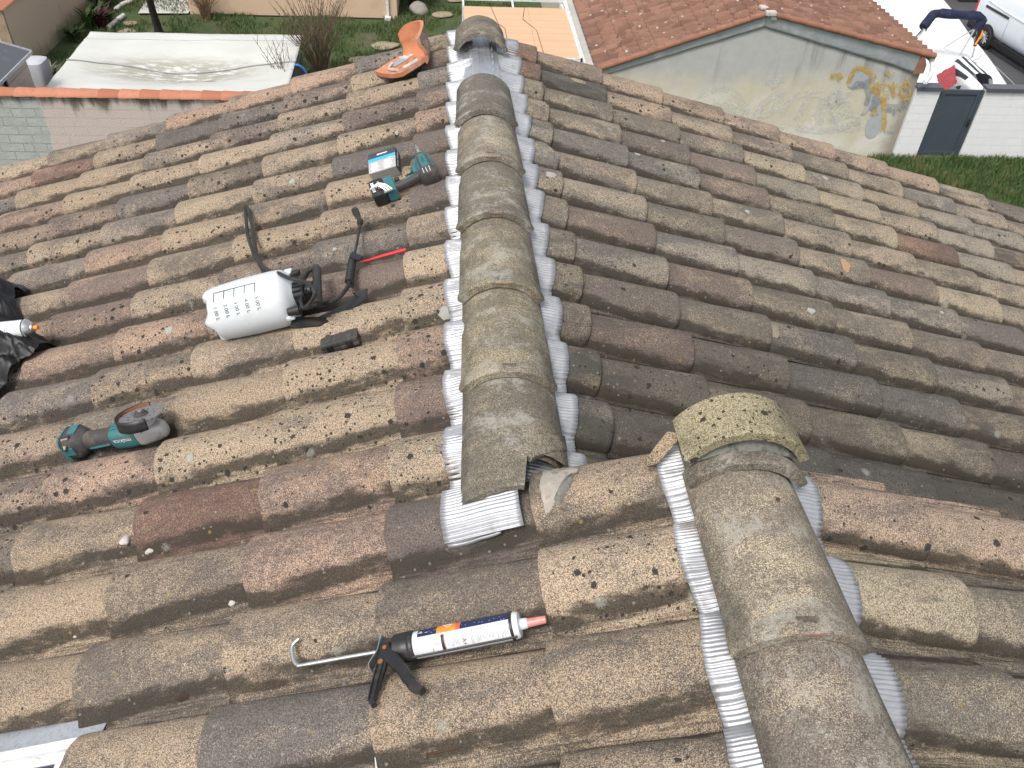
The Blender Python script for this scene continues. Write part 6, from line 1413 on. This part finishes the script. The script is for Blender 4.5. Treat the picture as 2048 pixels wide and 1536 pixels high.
m = MB(); m.tube([TLP(.075, .660, -.055), TLP(.018, .664, -.055)], .0026, 8); m.lathe([(0, .005), (.002, .005)], 10, Matrix.Translation(TLP(.077, .660, -.055)))
M['old_rust'] = surf('dark_rust', (.075, .04, .026), .9, .1, .4, 120)
tag(m.build('rusty_nail', M['old_rust']), 'rusty nail lying in the channel at the bottom of the frame', 'nail')
conform('leaf_scrap', [(.576, .868), (.586, .873), (.604, .868), (.610, .863), (.598, .858), (.580, .861)], surf('brown_leaf', (.045, .028, .018), .9, 0, .5, 150), 'shrivelled brown leaf in the channel left of the caulking gun'.replace('left of', 'downhill from'), 'leaf', .006, bump=.008)
for k, (x, y, z, r0, lab) in enumerate(((.757, 1.037, .075, .016, 'yellow-green moss tuft beside the capped ridge flashing'),)):
    m = MB(); q = random.Random(9)
    for h in range(60):
        a = q.uniform(0, 6.28); r1 = r0*q.random()**.5*1.6; m.box((x+r1*math.cos(a), y+.7*r1*math.sin(a), z+.004*q.random()), (.006, .006, .006), Matrix.Identity(4) if False else None, bev=.002)
    tag(m.build('moss_tuft', M['moss'], sharp=60), lab, 'moss')
m = MB(); m.lathe([(0, .0042), (.0015, .0045), (.003, .003)], 12, Matrix.Translation((.580, .958, .2335)) @ Matrix.Rotation(R(-90), 4, 'Y')); tag(m.build('nail_head', M['old_rust']), 'rusty nail head in the tan ridge tile', 'nail')

# growths and chips that belong to single tiles of the slope facing the graffiti, and of the tool slope
M['mortar_crust'] = surf('pale_sandy_crust', (.30, .25, .185), .95, 0, .4, 120, (.10, .09, .07), .7, .9, .002)
M['bare_clay'] = surf('bare_orange_clay', (.38, .24, .14), .9, 0, .3, 60, (.26, .20, .14), .5, .6, .002)
M['white_lichen'] = surf('white_lichen', (.37, .38, .34), .95, 0, .2, 120, (.22, .22, .18), .5, .9, .002)
M['yellow_lichen'] = surf('yellow_lichen', (.40, .29, .05), .95, 0, .3, 150, (.14, .13, .05), .5, .9, .002)
M['green_moss'] = surf('green_moss', (.10, .105, .03), 1, 0, .4, 180, (.03, .03, .015), .6, 1, .004)
def growth(side, r, c, du, w, ru, rw, mat, name, seed, lift=.0015, bump=.0015):
    """an irregular patch on one tile: du up from its lower end, w towards the viewer from its crest"""
    left = side.startswith('clay tiles of the tool')
    ue = (U0L if left else U0R)+c*LS; yc = (Y0L if left else Y0R)-r*PT
    pts = []
    for k in range(12):
        a = 2*math.pi*k/12; f = 1+.55*nz((math.cos(a)*1.3, math.sin(a)*1.3, seed), 1.0, seed)
        pts.append((ue-du+ru*f*math.cos(a), yc-w+rw*f*math.sin(a)))
    if left: pts = [((a+.0083)/.98, b/.98) for a, b in pts]
    o = conform(name, pts, M[mat], None, None, lift, 'L' if left else 'R', bump=bump)
    t = TILES[(side, r, c)]; mw = Matrix.Translation(o.location); o.parent = t; o.matrix_parent_inverse = t.matrix_basis.inverted(); o.matrix_basis = mw
SG, ST = 'clay tiles of the slope facing the graffiti', 'clay tiles of the tool-strewn slope'
growth(SG, 6, 5, .11, .045, .020, .034, 'bare_clay', 'clay_chip', 3)
for r, c, du, w, ru, rw, m_, sd_ in ((2, 6, .20, .02, .018, .016, 'white_lichen', 1), (4, 3, .27, -.01, .014, .011, 'white_lichen', 2), (5, 4, .16, .03, .011, .009, 'white_lichen', 4), (8, 4, .10, .05, .016, .010, 'white_lichen', 5), (0, 9, .03, .03, .010, .014, 'white_lichen', 6),
    (6, 1, .05, .02, .030, .018, 'white_lichen', 7), (5, 1, .09, .015, .018, .022, 'yellow_lichen', 8), (1, 2, .14, .01, .040, .018, 'mortar_crust', 9), (9, 4, .30, .02, .020, .040, 'mortar_crust', 10), (0, 4, .07, .02, .012, .012, 'yellow_lichen', 11), (0, 6, .08, .03, .012, .012, 'yellow_lichen', 12), (3, 3, .12, .0, .012, .010, 'white_lichen', 13), (7, 6, .08, .02, .009, .008, 'white_lichen', 14)):
    growth(SG, r, c, du, w, ru, rw, m_, 'lichen_patch', sd_)
growth(SG, 0, 1, .06, .0, .04, .045, 'red_stain' if 'red_stain' in M else 'bare_clay', 'clay_chip', 21) if False else None
for r, c, du, w, ru, rw, m_, sd_ in ((9, 4, .19, .02, .013, .012, 'white_lichen', 31), (5, 3, .16, .03, .012, .010, 'white_lichen', 32), (10, 1, .12, .06, .018, .012, 'white_lichen', 33), (13, 1, .10, .0, .005, .005, 'white_lichen', 35), (8, 2, .08, .02, .007, .006, 'white_lichen', 36), (12, 3, .10, .03, .010, .008, 'white_lichen', 37), (3, 4, .2, .02, .007, .006, 'white_lichen', 38), (4, 2, .24, .04, .006, .006, 'white_lichen', 39)):
    growth(ST, r, c, du, w, ru, rw, m_, 'lichen_patch' if m_ != 'bare_clay' else 'clay_chip', sd_)
